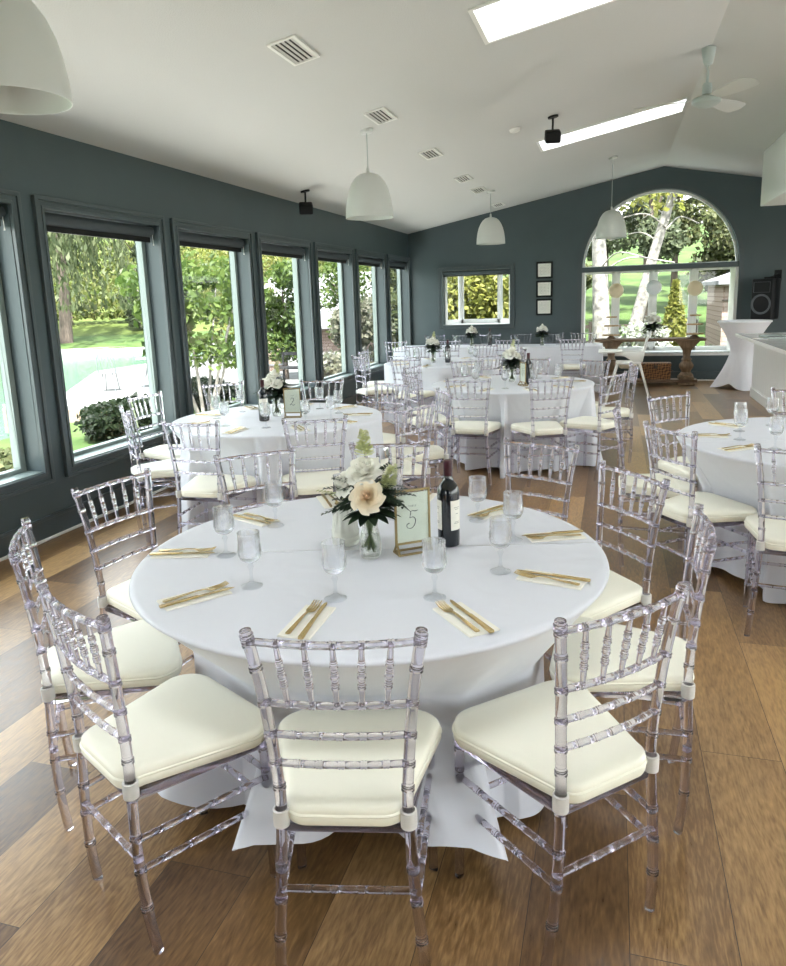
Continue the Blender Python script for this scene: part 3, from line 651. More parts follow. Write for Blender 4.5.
for x,w in zip((-3.45,-2.55,-1.6,-.6),('first','second','third','fourth')): chair('HT',x,11.73,90,'on the near side of the long head table, %s from the windows'%w,G6)
for x,w in zip((-3.2,-2.68,-2.16,-1.6,-1.03,-.52),('first','second','third','fourth','fifth','sixth')): chair('HT',x,13.52,-90,'on the wall side of the long head table, %s from the windows'%w,G6)

# ------------------------------------------------------------------ round tables and their cloths
TH=.765; TZ=TH+.0012
def ray_rect(cx,cy,th,ch,grow=.03,hw=.215):
    """distance along heading th from (cx,cy) to the seat footprint of a chair"""
    ox,oy,fa=ch; lx,ly=math.cos(th),math.sin(th)
    c,s=math.cos(-(fa-PI/2)),math.sin(-(fa-PI/2))
    px,py=cx-ox,cy-oy; qx,qy=c*px-s*py,s*px+c*py; dx,dy=c*lx-s*ly,s*lx+c*ly
    x0,x1,y0,y1=-hw,hw,-.25,.225+grow
    t0,t1=0,9
    for q,d,a,b in ((qx,dx,x0,x1),(qy,dy,y0,y1)):
        if abs(d)<1e-9:
            if q<a or q>b: return 9
            continue
        u,v=sorted(((a-q)/d,(b-q)/d)); t0=max(t0,u); t1=min(t1,v)
    return t0 if t1>t0 else 9
def round_cloth(name,label,cx,cy,chs,seed,RT=.776,drop=.772,loose=()):
    rnd=random.Random(seed); NT=300; th=[2*PI*k/NT for k in range(NT)]
    ph=[rnd.random()*6.28 for _ in range(6)]
    free=[]
    for t in th:
        w=.55*math.sin(7*t+ph[0])+.5*math.sin(11*t+ph[1])+.35*math.sin(16*t+ph[2])+.25*math.sin(23*t+ph[3])
        free.append(.035+.045*(abs(math.sin(5.5*t+ph[0]))-.4)+.035*w)
    def smooth(lim,k,q):
        lim=[min(l,1.02) for l in lim]
        er=[min(lim[(i+j)%NT] for j in range(-k,k+1)) for i in range(NT)]
        return [sum(er[(i+j)%NT] for j in range(-q,q+1))/(2*q+1) for i in range(NT)]
    hw=lambda i: .115 if i in loose else .205
    low=smooth([min([9]+[ray_rect(cx,cy,t,c,.025,hw(i)) for i,c in enumerate(chs)]) for t in th],1,6 if loose else 1)
    lim=[min([9]+[ray_rect(cx,cy,t,c,.032,(.205 if i in loose else .222) if loose else .215) for i,c in enumerate(chs)]) for t in th]
    lim=[min(l,1.02) for l in lim]
    # erode then smooth so the cloth clears the chairs and rounds between them
    k=3 if loose else 1; er=[min(lim[(i+j)%NT] for j in range(-k,k+1)) for i in range(NT)]
    sm=[sum(er[(i+j)%NT] for j in range(-k,k+1))/(2*k+1) for i in range(NT)]
    sm=[min(a,l) for a,l in zip(sm,lim)]
    NZ=34; vs=[(0,0,TH)]; 
    rings=[.15,.3,.45,.6,.7,.74,.755]
    for r in rings:
        for t in th: vs.append((r*math.cos(t),r*math.sin(t),TH))
    fs=[(0,1+k,1+(k+1)%NT) for k in range(NT)]
    zs=[TH-.0015,TH-.005,TH-.011]+[TH-.011-(drop+.03)*((j+1)/NZ) for j in range(NZ)]
    rim=[RT-.005,RT-.001,RT+.001]
    cols=[]
    for i,t in enumerate(th):
        # walk down the hanging profile in fine steps, then cut it at the cloth's own length
        pts=[(RT-.005,TH-.0015),(RT-.001,TH-.005),(RT+.001,TH-.011)]; acc=0; pr,pz=pts[-1]; fine=[(0,pr,pz)]; z=pz
        while acc<drop and z>.0081:
            z=max(.008,z-.006); s=TH-z
            f=min(1,s/.72); fr=RT+.001+free[i]*(f**1.15)+.02*f*math.sin(3*t+ph[4])
            b=min(1,max(0,(s-.008)/.262))
            l=sm[i]-.012*(1-math.cos(13*t+ph[5]))*max(0,s-.3)/.4
            r=min(fr,RT+.001+(l-RT)*b) if l<RT else min(fr,l)
            if z<.42:
                g=min(1,(.42-z)/.34); lo_=min(fr,low[i]-.012*(1-math.cos(13*t+ph[5])))
                r=r+(lo_-r)*g**.8
            d=math.hypot(r-pr,z-pz)
            if acc+d>drop: q=(drop-acc)/d; r=pr+(r-pr)*q; z=pz+(z-pz)*q; d*=q; acc=drop
            else: acc+=d
            fine.append((acc,r,z)); pr,pz=r,z
        A=[x[0] for x in fine]; S_=np.linspace(0,A[-1],NZ+1)[1:]
        rr_=np.interp(S_,A,[x[1] for x in fine]); zz_=np.interp(S_,A,[x[2] for x in fine])
        pts+=list(zip(rr_,zz_))
        cols.append([(r*math.cos(t),r*math.sin(t),z,r) for r,z in pts])
    base=len(vs)
    for j in range(len(zs)):
        for i in range(NT): vs.append(cols[i][j][:3])
    nr=len(rings)
    for q in range(nr-1):
        for k in range(NT): k2=(k+1)%NT; a=1+q*NT; fs.append((a+k,a+NT+k,a+NT+k2,a+k2))
    a=1+(nr-1)*NT
    for k in range(NT): k2=(k+1)%NT; fs.append((a+k,base+k,base+k2,a+k2))
    for j in range(len(zs)-1):
        for k in range(NT):
            k2=(k+1)%NT; A=base+j*NT
            fs.append((A+k,A+NT+k,A+NT+k2,A+k2))
    b=MB(); b.add(vs,fs); o=b.build(name,M['cloth'],smooth=75); o.location=(cx,cy,0)
    tag(o,label,'tablecloth','white round tablecloths'); return o
def round_table(label,cx,cy,rz):
    t=thing('round_table',label,'table',(cx,cy,0),rz,'round tables under cloths')
    b=MB(); b.lathe([(0,.728),(.71,.728),(.72,.733),(.72,.757),(.715,.76),(0,.76)],48); b.build('tabletop',M['plastic'],t)
    for s in (-1,1):
        for u in (-1,1):
            b=MB(); b.tube([(s*.30,u*.26,.725),(s*.32,u*.27,.03),(s*.32,u*.27,0)],[.013,.013,.017],8); b.build('leg',M['black'],t)
    return t
TABS=dict(T1=(-.768,2.242),T2=(-2.38,4.93),T3=(-.93,7.15),T4=(1.15,4.5),T5=(-2.15,9.5))
TD=dict(T1='front table nearest the camera',T2='table by the left windows',T3='middle table',T4='right-hand table',T5='far left table')
for i,(k,(cx,cy)) in enumerate(TABS.items()):
    round_table('round folding table under the white cloth, the '+TD[k],cx,cy,R(20+13*i))
    extra=[] if k!='T4' else [(1.15+.93,4.5+.2,R(185)),(1.15+.6,4.5-.75,R(130)),(1.15+.66,4.5+.7,R(227))]
    round_cloth('tablecloth','white satin cloth draped to the floor over the '+TD[k],cx,cy,CHAIRS[k]+extra,11+i,drop=.795 if k=='T1' else .772,loose=(0,1,9) if k=='T1' else ())
# long head table
HX0,HX1,HY0,HY1=-3.62,-.17,12.22,12.95
t=thing('banquet_table','long head table under a white cloth along the far wall','table',((HX0+HX1)/2,(HY0+HY1)/2,0))
hl,hw=(HX1-HX0)/2,(HY1-HY0)/2
b=MB(); b.bx(-hl,hl,-hw,hw,.73,.76); b.build('tabletop',M['plastic'],t,bevel=.006,smooth=0)
for sx in (-1,-.05,.05,1):
    for sy in (-1,1):
        b=MB(); x=sx*(hl-.12); b.tube([(x,sy*.24,.73),(x,sy*.25,0)],.014,8); b.build('leg',M['black'],t)
def rect_cloth():
    b=MB(); rnd=random.Random(5); N=[]
    per=[]
    def edge(p,q,n):
        for k in range(n): per.append((p[0]+(q[0]-p[0])*k/n,p[1]+(q[1]-p[1])*k/n))
    e=.008
    edge((-hl-e,-hw-e),(hl+e,-hw-e),150); edge((hl+e,-hw-e),(hl+e,hw+e),36); edge((hl+e,hw+e),(-hl-e,hw+e),150); edge((-hl-e,hw+e),(-hl-e,-hw-e),36)
    n=len(per); NZ=16; vs=[];fs=[]
    for j in range(NZ+1):
        s=j/NZ
        for i,(x,y) in enumerate(per):
            L=i/n*8.4; w=.5*math.sin(5.1*L)+.4*math.sin(9.3*L+1)+.3*math.sin(15*L+2)
            nx=(1 if x>hl else -1 if x<-hl else 0); ny=(1 if y>hw else -1 if y<-hw else 0)
            o=s**1.2*(.028+.02*w)
            lift=0
            z=TH-.002-s*.735
            vs.append((x+nx*o,y+ny*o,max(z,.01)))
    for j in range(NZ):
        for i in range(n): i2=(i+1)%n; fs.append((j*n+i,(j+1)*n+i,(j+1)*n+i2,j*n+i2))
    fs.append(tuple(range(n))); vs2=[(x,y,z+(.002 if k<n else 0)) for k,(x,y,z) in enumerate(vs)]
    b.add(vs2,fs); o=b.build('tablecloth',M['cloth'],smooth=60); o.location=((HX0+HX1)/2,(HY0+HY1)/2,0); tag(o,'long white cloth over the head table by the far wall','tablecloth')
rect_cloth()

# ------------------------------------------------------------------ things on the tables
def make_goblet():
    t=thing('wine_goblet','x','glass')
    seg=16
    def facet(prof):      # cut pattern: radius alternates in the diamond zone
        vs=[];fs=[]
        S=32
        for j,(r,z,a) in enumerate(prof):
            for k in range(S):
                rr=r*(1+a*(1 if (k+j)%2 else -1)); an=2*PI*k/S; vs.append((rr*math.cos(an),rr*math.sin(an),z))
        for j in range(len(prof)-1):
            for k in range(S): k2=(k+1)%S; fs.append((j*S+k,j*S+k2,(j+1)*S+k2,(j+1)*S+k))
        return vs,fs,S,len(prof)
    outer=[(.006,.074,0),(.016,.078,.02),(.024,.084,.06),(.0295,.092,.065),(.0325,.101,.065),(.0335,.110,.065),(.033,.119,.065),(.0325,.128,.05),(.032,.136,.03),(.0321,.146,.03),(.0322,.156,.02),(.0328,.164,.006),(.0335,.170,0)]
    inner=[(.0315,.170,0),(.0308,.152,0),(.0300,.128,0),(.0310,.110,0),(.029,.098,0),(.020,.088,0),(.003,.083,0)]
    vs,fs,S,n=facet(outer+inner); b=MB(); b.add(vs,fs); b.add([],[]); b.f.append(tuple((n-1)*S+k for k in range(S))); b.f.append(tuple(reversed(range(S)))); b.build('bowl',M['crystal'],t,smooth=20)
    b=MB(); b.lathe([(0,.0),(.0325,0),(.033,.002),(.028,.004),(.014,.009),(.0065,.016),(.0048,.03),(.0046,.05),(.0075,.057),(.0095,.062),(.0075,.067),(.0055,.074),(0,.076)],20); b.build('stem',M['foot'],t); return t
GOB0=[None]
def goblet(x,y,label,group):
    if GOB0[0] is None: GOB0[0]=make_goblet(); t=GOB0[0]; t.location=(x,y,TZ); t['label']=label; t['group']=group
    else: dup(GOB0[0],(x,y,TZ),random.random()*6,label,group)
# cutlery
def strip(b,pts,th):   # pts: (y, half width, z centre)
    vs=[];fs=[]
    for y,w,z in pts: vs+=[(-w,y,z-th/2),(w,y,z-th/2),(w,y,z+th/2),(-w,y,z+th/2)]
    for i in range(len(pts)-1):
        for k in range(4): k2=(k+1)%4; fs.append((i*4+k,i*4+k2,i*4+4+k2,i*4+4+k))
    fs.append((3,2,1,0)); n=len(pts)*4; fs.append((n-4,n-3,n-2,n-1)); b.add(vs,fs)
def make_fork():
    t=thing('table_fork','x','fork')
    b=MB(); strip(b,[(-.10,.0055,.002),(-.095,.007,.002),(-.06,.0055,.004),(0,.0032,.008),(.025,.003,.007)],.0022); b.build('handle',M['gold'],t,smooth=40)
    b=MB(); strip(b,[(.024,.003,.007),(.035,.006,.004),(.042,.0125,.003),(.055,.0135,.003)],.002)
    for k in range(4):
        x=-.0111+.0074*k; b.add([],[]); vs=len(b.v); c=MB(); strip(c,[(.053,.0019,.003),(.08,.0018,.005),(.098,.0011,.010)],.0018); b.add([(p[0]+x,p[1],p[2]) for p in c.v],c.f)
    b.build('tines',M['gold'],t,smooth=40); return t
def make_knife():
    t=thing('table_knife','x','knife')
    b=MB(); strip(b,[(-.112,.006,.003),(-.108,.0075,.003),(-.06,.006,.004),(.0,.0045,.005)],.005); b.build('handle',M['gold'],t,smooth=40)
    b=MB(); b.prism([(-.0045,-.001),(-.0055,.02),(-.0065,.05),(-.007,.085),(-.004,.103),(.002,.112),(.005,.10),(.005,.0)],.0035,.0052); b.build('blade',M['gold'],t,smooth=40); return t
def make_napkin():
    t=thing('folded_napkin','x','napkin')
    b=MB(); b.bx(-.045,.045,-.098,.098,.0,.0022); b.bx(-.044,.0445,-.097,.0975,.0024,.0045); o=b.build('folds',M['napkin'],t,bevel=.0008,smooth=0); return t
PROTO={}
def place(kind,mk,x,y,z,rz,label,group):
    if kind not in PROTO: PROTO[kind]=mk(); t=PROTO[kind]; t.location=(x,y,z); t.rotation_euler=(0,0,rz); t['label']=label; t['group']=group
    else: t=dup(PROTO[kind],(x,y,z),rz,label,group)
    return t
def setting(tab,x,y,ang,where,sp=.4):
    """napkin with fork and knife on it; ang: heading from the seat to the table centre"""
    cx,cy=x,y; rz=ang-PI/2
    place('n',make_napkin,x,y,TH+.001,rz,'folded cream napkin '+where,'napkins on the tables')
    def off(dx,dy): return x+dx*math.cos(rz)-dy*math.sin(rz), y+dx*math.sin(rz)+dy*math.cos(rz)
    fx,fy=off(-.016,.012); kx,ky=off(.017,.004)
    place('f',make_fork,fx,fy,TH+.0058,rz-.07*sp,'gold fork on the napkin '+where,'gold forks')
    place('k',make_knife,kx,ky,TH+.0052,rz+.10*sp,'gold knife on the napkin '+where,'gold knives')
C1=TABS['T1']
S1=[((-1.396,2.086),'at the left edge of the front table'),((-1.148,1.754),'front table, lower left, before the left goblets'),((-.758,1.672),'front table, bottom centre left, behind the nearest chair'),((-.354,1.778),'front table, bottom centre right'),
    ((-.155,2.106),'front table, right side, nearer one'),((-.176,2.511),'front table, right side, farther one'),((-.437,2.765),'front table, far right behind the bottle'),((-1.333,2.499),'front table, far left below the chair back'),
    ((-1.13,2.80),'front table, far side just left of the flowers'),((-.758,2.90),'front table, far side behind the table sign')]
for (x,y),w in S1: setting('T1',x,y,math.atan2(C1[1]-y,C1[0]-x),w,random.uniform(-.3,1.05))
for x,y,w in ((-1.238,2.101,'upper of two on the left of the front table'),(-1.023,1.87,'lower of two on the left of the front table'),(-.74,1.835,'in front of the flowers on the front table'),(-.465,1.902,'in front of the bottle on the front table'),
    (-.314,2.143,'right of the bottle on the front table, nearest of three'),(-.315,2.451,'right of the bottle on the front table, middle of three'),(-.473,2.647,'just behind the bottle on the front table'),(-1.215,2.442,'far left of the front table, alone'),
    (-1.0,2.60,'behind the flowers, left, on the front table'),(-.79,2.62,'behind the table sign on the front table')): goblet(x,y,'cut-crystal goblet '+w,'crystal goblets')
DIRN=['near','near right','right','far right','far','far left','left','near left']
def sector(dx,dy):
    a=math.degrees(math.atan2(dy,dx)); return DIRN[int(((a+90)%360+22.5)//45)%8]
for k in ('T2','T3','T4','T5'):
    cx,cy=TABS[k]; seen={}
    lst=list(CHAIRS[k])
    for i,(ox,oy,fa) in enumerate(lst):
        dx,dy=cx-ox,cy-oy; l=math.hypot(dx,dy); a=math.atan2(dy,dx); sd=sector(-dx,-dy)
        seen[sd]=seen.get(sd,0)+1; w='on the %s side of the %s'%(sd,TD[k].replace('table by the left windows','window-side table'))
        if seen[sd]==2: w='farther right '+w
        if seen[sd]==3: w='last '+w
        setting(k,cx-.60*math.cos(a),cy-.60*math.sin(a),a,w,random.uniform(-.3,1.05))
        ga=a-.42; goblet(cx-.46*math.cos(ga),cy-.46*math.sin(ga),'cut-crystal goblet '+w,'crystal goblets')
for i,x in enumerate((-3.3,-2.8,-2.2,-1.75,-1.05,-.45)):
    goblet(x+.16,12.72,'cut-crystal goblet on the head table, wall side, number %s from the windows'%('one two three four five six'.split()[i]),'crystal goblets')
# ------------------------------------------------------------------ bottles, flowers, signs
def make_bottle(lab_center):
    t=thing('wine_bottle','x','bottle')
    b=MB(); b.lathe([(0,.004),(.030,0),(.0365,.004),(.0378,.02),(.0378,.185),(.036,.200),(.030,.214),(.020,.226),(.0155,.236),(.0145,.25),(.0143,.262),(0,.262)],32); b.build('body',M['bottle'],t,smooth=50)
    b=MB(); b.lathe([(.0147,.236),(.0152,.262),(.0150,.285),(.0158,.288),(.0158,.296),(.0145,.2985),(0,.299)],24); b.build('capsule',M['capsule'],t,smooth=40)
    def patch(a0,a1,z0,z1,r,name,mat,par):
        n=18; vs=[];fs=[]
        for k in range(n+1):
            a=R(a0+(a1-a0)*k/n); vs+=[(r*math.cos(a),r*math.sin(a),z0),(r*math.cos(a),r*math.sin(a),z1)]
        for k in range(n): fs.append((2*k,2*k+2,2*k+3,2*k+1))
        q=MB(); q.add(vs,fs); return q.build(name,mat,par,smooth=80)
    for c,w in lab_center:
        p=patch(c-w,c+w,.062,.165,.0383,'paper_label',M['label'],t)
        for z,hw in ((.140,.55),(.134,.35),(.118,.25),(.09,.45),(.085,.5)): patch(c-w*hw,c+w*hw,z,z+.0014,.03845,'label_print',M['grey'],p)
    return t
def bottle(x,y,rz,labs,label):
    t=make_bottle(labs); t.location=(x,y,TZ); t.rotation_euler=(0,0,rz); t['label']=label; t['group']='red wine bottles'; return t
bottle(-.522,2.356,0,[(-30,36),(212,34)],'dark red-wine bottle with white label on the front table')
bottle(-2.404,4.757,0,[(-58,52)],'dark wine bottle with white label on the window-side table')
bottle(-.76,7.02,0,[(20,40)],'dark wine bottle right of the flowers on the middle table')
bottle(-2.06,9.42,0,[(150,40)],'dark wine bottle beside the flowers on the far left table')
bottle(-2.02,12.62,0,[(150,40)],'dark wine bottle on the long head table')
# --- flower heads
def petal(b,c,az,r0,r1,tilt,w,l,curl=.4,n=5,seed=0):
    """one cupped petal: starts at radius r0 from c, leans out by tilt"""
    rnd=random.Random(seed); vs=[];fs=[]; ca,sa=math.cos(az),math.sin(az)
    for i in range(n+1):
        s=i/n; ti=tilt*(1-.2*s)+curl*s*s
        # outward and up travel
        out=r0+l*(math.sin(tilt)*s+curl*.35*s*s); up=l*(math.cos(tilt)*s-curl*.25*s*s)
        ww=w*math.sin(PI*min(.97,.12+.80*s))**.7
        for j in range(n+1):
            u=j/n*2-1; ang=u*ww/max(.012,out+.012); rr=out+.10*l*u*u*(1-s)*0
            x=rr*math.cos(ang)-0; y=rr*math.sin(ang); z=up-.12*l*u*u*s
            vs.append((c[0]+x*ca-y*sa,c[1]+x*sa+y*ca,c[2]+z))
    for i in range(n):
        for j in range(n): a=i*(n+1)+j; fs.append((a,a+1,a+n+2,a+n+1))
    b.add(vs,fs)
def orient(b,i0,M_):
    for i in range(i0,len(b.v)): b.v[i]=tuple(M_@Vector(b.v[i]))
def rose(rad,dirv,pos,layers=6,jit=0.0,seed=0,rng_=(0,1)):
    """concentric cupped petals, tight in the middle, lips rolled outward"""
    b=MB(); rnd=random.Random(seed+3); NS,NU=6,8
    for L in range(layers):
        f=L/(layers-1); n=3+(L+1)//2
        if not rng_[0]<=f<=rng_[1]: continue
        Rl=rad*(.07+.82*f**1.1); hl=rad*(1.08-.42*f); Wd=1.25*PI/n*(1.15-.1*f)
        for k in range(n):
            az=2*PI*k/n+L*1.1+jit*rnd.uniform(-.4,.4); o=len(b.v); hh=hl*(1+jit*rnd.uniform(-.25,.15)); ph=rnd.random()*6
            for i in range(NS+1):
                s=i/NS
                for j in range(NU+1):
                    u=j/NU*2-1; w=Wd*(1-.18*s**4); a=az+u*w
                    lip=(.03+.27*f*f)*rad*max(0,s-.55)/.45*(1 if s>.55 else 0)
                    r=Rl*(.28+.72*math.sin(min(1,s*1.25)*PI/2))+lip*(1-.3*u*u)+.02*rad*L*(u)+jit*.07*rad*math.sin(5*u+ph)*s
                    z=hh*(s-.22*u*u*s*s)-lip*(.35+.6*f)-.25*rad*f
                    b.v.append((r*math.cos(a),r*math.sin(a),z))
            for i in range(NS):
                for j in range(NU): q=o+i*(NU+1)+j; b.f.append((q,q+1,q+NU+2,q+NU+1))
    q=Vector(dirv).normalized().to_track_quat('Z','Y').to_matrix().to_4x4(); orient(b,0,Matrix.Translation(pos)@q); return b
def mum(rad,dirv,pos,n=90,seed=1):
    b=MB(); rnd=random.Random(seed)
    for k in range(n):
        f=(k+.5)/n; ph=math.acos(1-1.25*f); az=k*2.39996
        petal(b,(0,0,0),az,rad*.12*math.sin(ph),0,ph,rad*.26,rad*rnd.uniform(.82,1.0),.25,3,k)
    q=Vector(dirv).normalized().to_track_quat('Z','Y').to_matrix().to_4x4(); orient(b,0,Matrix.Translation(pos)@q); return b
def leaf(b,base,dirv,l,w,droop=.3,n=5):
    d=Vector(dirv).normalized(); s=d.cross(Vector((0,0,1))); s=s.normalized() if s.length>.01 else Vector((1,0,0)); up=s.cross(d)
    vs=[];fs=[]
    for i in range(n+1):
        t=i/n; c=Vector(base)+d*l*t-Vector((0,0,1))*droop*l*t*t; ww=w*math.sin(PI*min(.985,.04+.94*t))**.8
        vs+=[c-s*ww+up*ww*.25,c,c+s*ww+up*ww*.25]
    for i in range(n): a=i*3; fs+=[(a,a+1,a+4,a+3),(a+1,a+2,a+5,a+4)]
    b.add(vs,fs)
def frond(b,base,dirv,l,n=11,w=.05,droop=.25):
    d=Vector(dirv).normalized(); s=d.cross(Vector((0,0,1))).normalized()
    for i in range(n):
        t=(i+1)/n; c=Vector(base)+d*l*t-Vector((0,0,1))*droop*l*t*t
        for sg in (-1,1): leaf(b,c,s*sg+d*.9,w*(1.1-.75*t),.0045,.2,3)
    leaf(b,base,d,l,.003,droop,8)
def spike(rad,h,pos,dirv,seed):
    b=MB(); rnd=random.Random(seed); d=Vector(dirv).normalized()
    for k in range(150):
        t=rnd.random(); az=rnd.random()*6.28; r=rad*(1-.6*t)
        petal(b,tuple(Vector(pos)+d*h*t),az,r*.3,0,R(60),.012,r*.75,.3,2,k)
    return b
def vase_profile(kind):
    if kind=='bulb': o=[(0,0),(.029,0),(.033,.006),(.037,.03),(.0365,.055),(.031,.085),(.026,.105),(.026,.12),(.030,.135)]
    else: o=[(0,0),(.030,0),(.032,.004),(.032,.14)]
    return o
def make_flowers(x,y,s,label,full,seed,kind='bulb',z0=TZ,vlabel=''):
    full=int(full*2.4)
    rnd=random.Random(seed)
    v=thing('flower_vase',vlabel,'vase',(x,y,z0),0,'glass flower vases'); v.scale=(1,1,1)
    o=vase_profile(kind); th=.0022
    b=MB(); b.lathe(o+[(max(.001,r-th),max(z,.008)) for r,z in reversed(o[1:])]+[(0,.008)],32); b.build('vessel',M['glass'],v,smooth=50)
    b=MB(); top=.075; w=[(0,.009)]+[(r-th-.0006,max(z,.009)) for r,z in o[1:] if z<top]; rl=np.interp(top,[p[1] for p in o[1:]],[p[0] for p in o[1:]]); w+=[(rl-th-.0006,top),(0,top)]; b.lathe(w,24); b.build('water',M['water'],v)
    f=thing('flower_bouquet',label,'flowers',(x,y,z0),rnd.random()*0,'white flower bouquets')
    H=o[-1][1]
    b=MB()
    for k in range(20):
        a=2*PI*k/20+rnd.random()*.4; r=rnd.uniform(.008,.021); a2=a+PI*.8; b.tube([(r*math.cos(a),r*math.sin(a),.02+rnd.random()*.02),(.004*math.cos(a2),.004*math.sin(a2),.085),(.018*math.cos(a2),.018*math.sin(a2),H+.02)],.0036,6)
    b.build('stems',M['stem'],f)
    b=MB()
    for k in range(full):
        a=rnd.random()*6.28; e=rnd.uniform(-.25,1.1); d=(math.cos(a)*math.cos(e),math.sin(a)*math.cos(e),math.sin(e))
        if (d[1]<-.30 and e>-.30 and abs(d[0])<.75) or e>.85 or (d[0]>.6 and d[1]<.3 and e<.0 and k%2): continue
        p=(d[0]*.02,d[1]*.02,H+.035+rnd.random()*.07)
        if k%2: frond(b,p,d,rnd.uniform(.08,.13)*s,9,.045*s,.25)
        else: leaf(b,p,d,rnd.uniform(.07,.115)*s,rnd.uniform(.012,.022)*s,.35)
    for k in range(6):
        a=2*PI*k/6; leaf(b,(.01*math.cos(a),.01*math.sin(a),H-.02),(math.cos(a)*.35,math.sin(a)*.35,1),.07*s,.018*s,-.05)
    for k in range(int(full*.35)):      # dense collar of leaves under and behind the blooms
        a=rnd.uniform(-.25,PI+.25); e=rnd.uniform(-.1,.9); d=(math.cos(a)*math.cos(e),math.sin(a)*math.cos(e),math.sin(e)); leaf(b,(d[0]*.015,d[1]*.015,H+.02+rnd.random()*.05),d,rnd.uniform(.06,.10)*s,rnd.uniform(.014,.024)*s,.25)
    for k in range(12):
        a=2*PI*k/12; leaf(b,(.012*math.cos(a),.012*math.sin(a),H+.012),(math.cos(a),math.sin(a),.10),.075*s,.017*s,.3)
    b.build('foliage',M['leafdark'],f,smooth=60); return f,H
# front bouquet, individually arranged (positions relative to the vase foot; -y faces the camera)
f,H=make_flowers(-.75,2.188,1.05,'bouquet of cream rose, white peony and dark leaves on the front table',70,3,'bulb',TZ,'small clear glass vase of stems on the front table')
RP=(.047,(.10,-.9,.45),(.018,-.066,.222),10,.3,2)
rose(*RP,(.42,1)).build('cream_rose',M['petal_c'],f,smooth=80)
rose(*RP,(0,.41)).build('rose_heart',M['petal_h'],f,smooth=80)
rose(.052,(-.1,-.6,.8),(-.010,-.010,.292),8,1.0,4).build('white_peony',M['petal_w'],f,smooth=80)
rose(.042,(-.6,-.7,.45),(-.070,-.02,.248),8,1.0,9).build('white_chrysanthemum',M['petal_w'],f,smooth=80)
spike(.034,.085,(-.02,.03,.335),(0,.05,1),3).build('pale_green_flower_spike',M['petal_y'],f,smooth=80)
spike(.034,.085,(.062,-.005,.235),(.35,0,1),8).build('pale_stock_flower',M['petal_y'],f,smooth=80)
b=MB(); frond(b,(-.05,0,.20),(-1,-.15,.25),.12,10,.04,.05); b.build('pale_sprig',M['sprig'],f)
def small_flowers(x,y,label,vl,seed,kind='bulb',z0=TZ,s=1.0,n=6,dark=False):
    f,H=make_flowers(x,y,s,label,44,seed,kind,z0,vl); rnd=random.Random(seed+50)
    for k in range(n):
        a=2*PI*k/n+rnd.random()*.5; r=.055*s if k else 0; hgt=H+.095*s+(.05*s if k==0 else rnd.uniform(0,.035))
        d=(math.cos(a)*r*12,math.sin(a)*r*12,.9)
        fl=rose((.036 if k%2 else .042)*s,d,(r*math.cos(a),r*math.sin(a),hgt),5,.3 if k%2 else 1.0,seed+k)
        fl.build(('white_rose','white_peony')[(k+1)%2],M['petal_w'],f,smooth=80)
    if not dark: spike(.028*s,.09*s,(.0,.03,H+.15*s),(.1,.1,1),seed+3).build('pale_flower_spike',M['petal_y'],f,smooth=80)
    return f
small_flowers(-2.412,4.985,'white and cream bouquet behind the bottle on the window-side table','clear vase beside the bottle on the window-side table',21,s=1.15)
small_flowers(-.94,7.23,'cream and white bouquet with dark leaves on the middle table','clear vase of stems on the middle table',31,s=1.15)
small_flowers(-2.252,9.40,'white bouquet with green leaves on the far left table','clear straight vase on the far left table',41,'cyl',s=1.1,n=7)
small_flowers(-2.32,12.55,'small white bouquet on the head table below the picture window','clear straight vase on the head table below the picture window',51,'cyl',s=1.15,n=7,dark=True)
small_flowers(-1.13,12.55,'small white bouquet on the head table below the framed prints','clear straight vase on the head table below the framed prints',61,'cyl',s=1.15,n=7,dark=True)
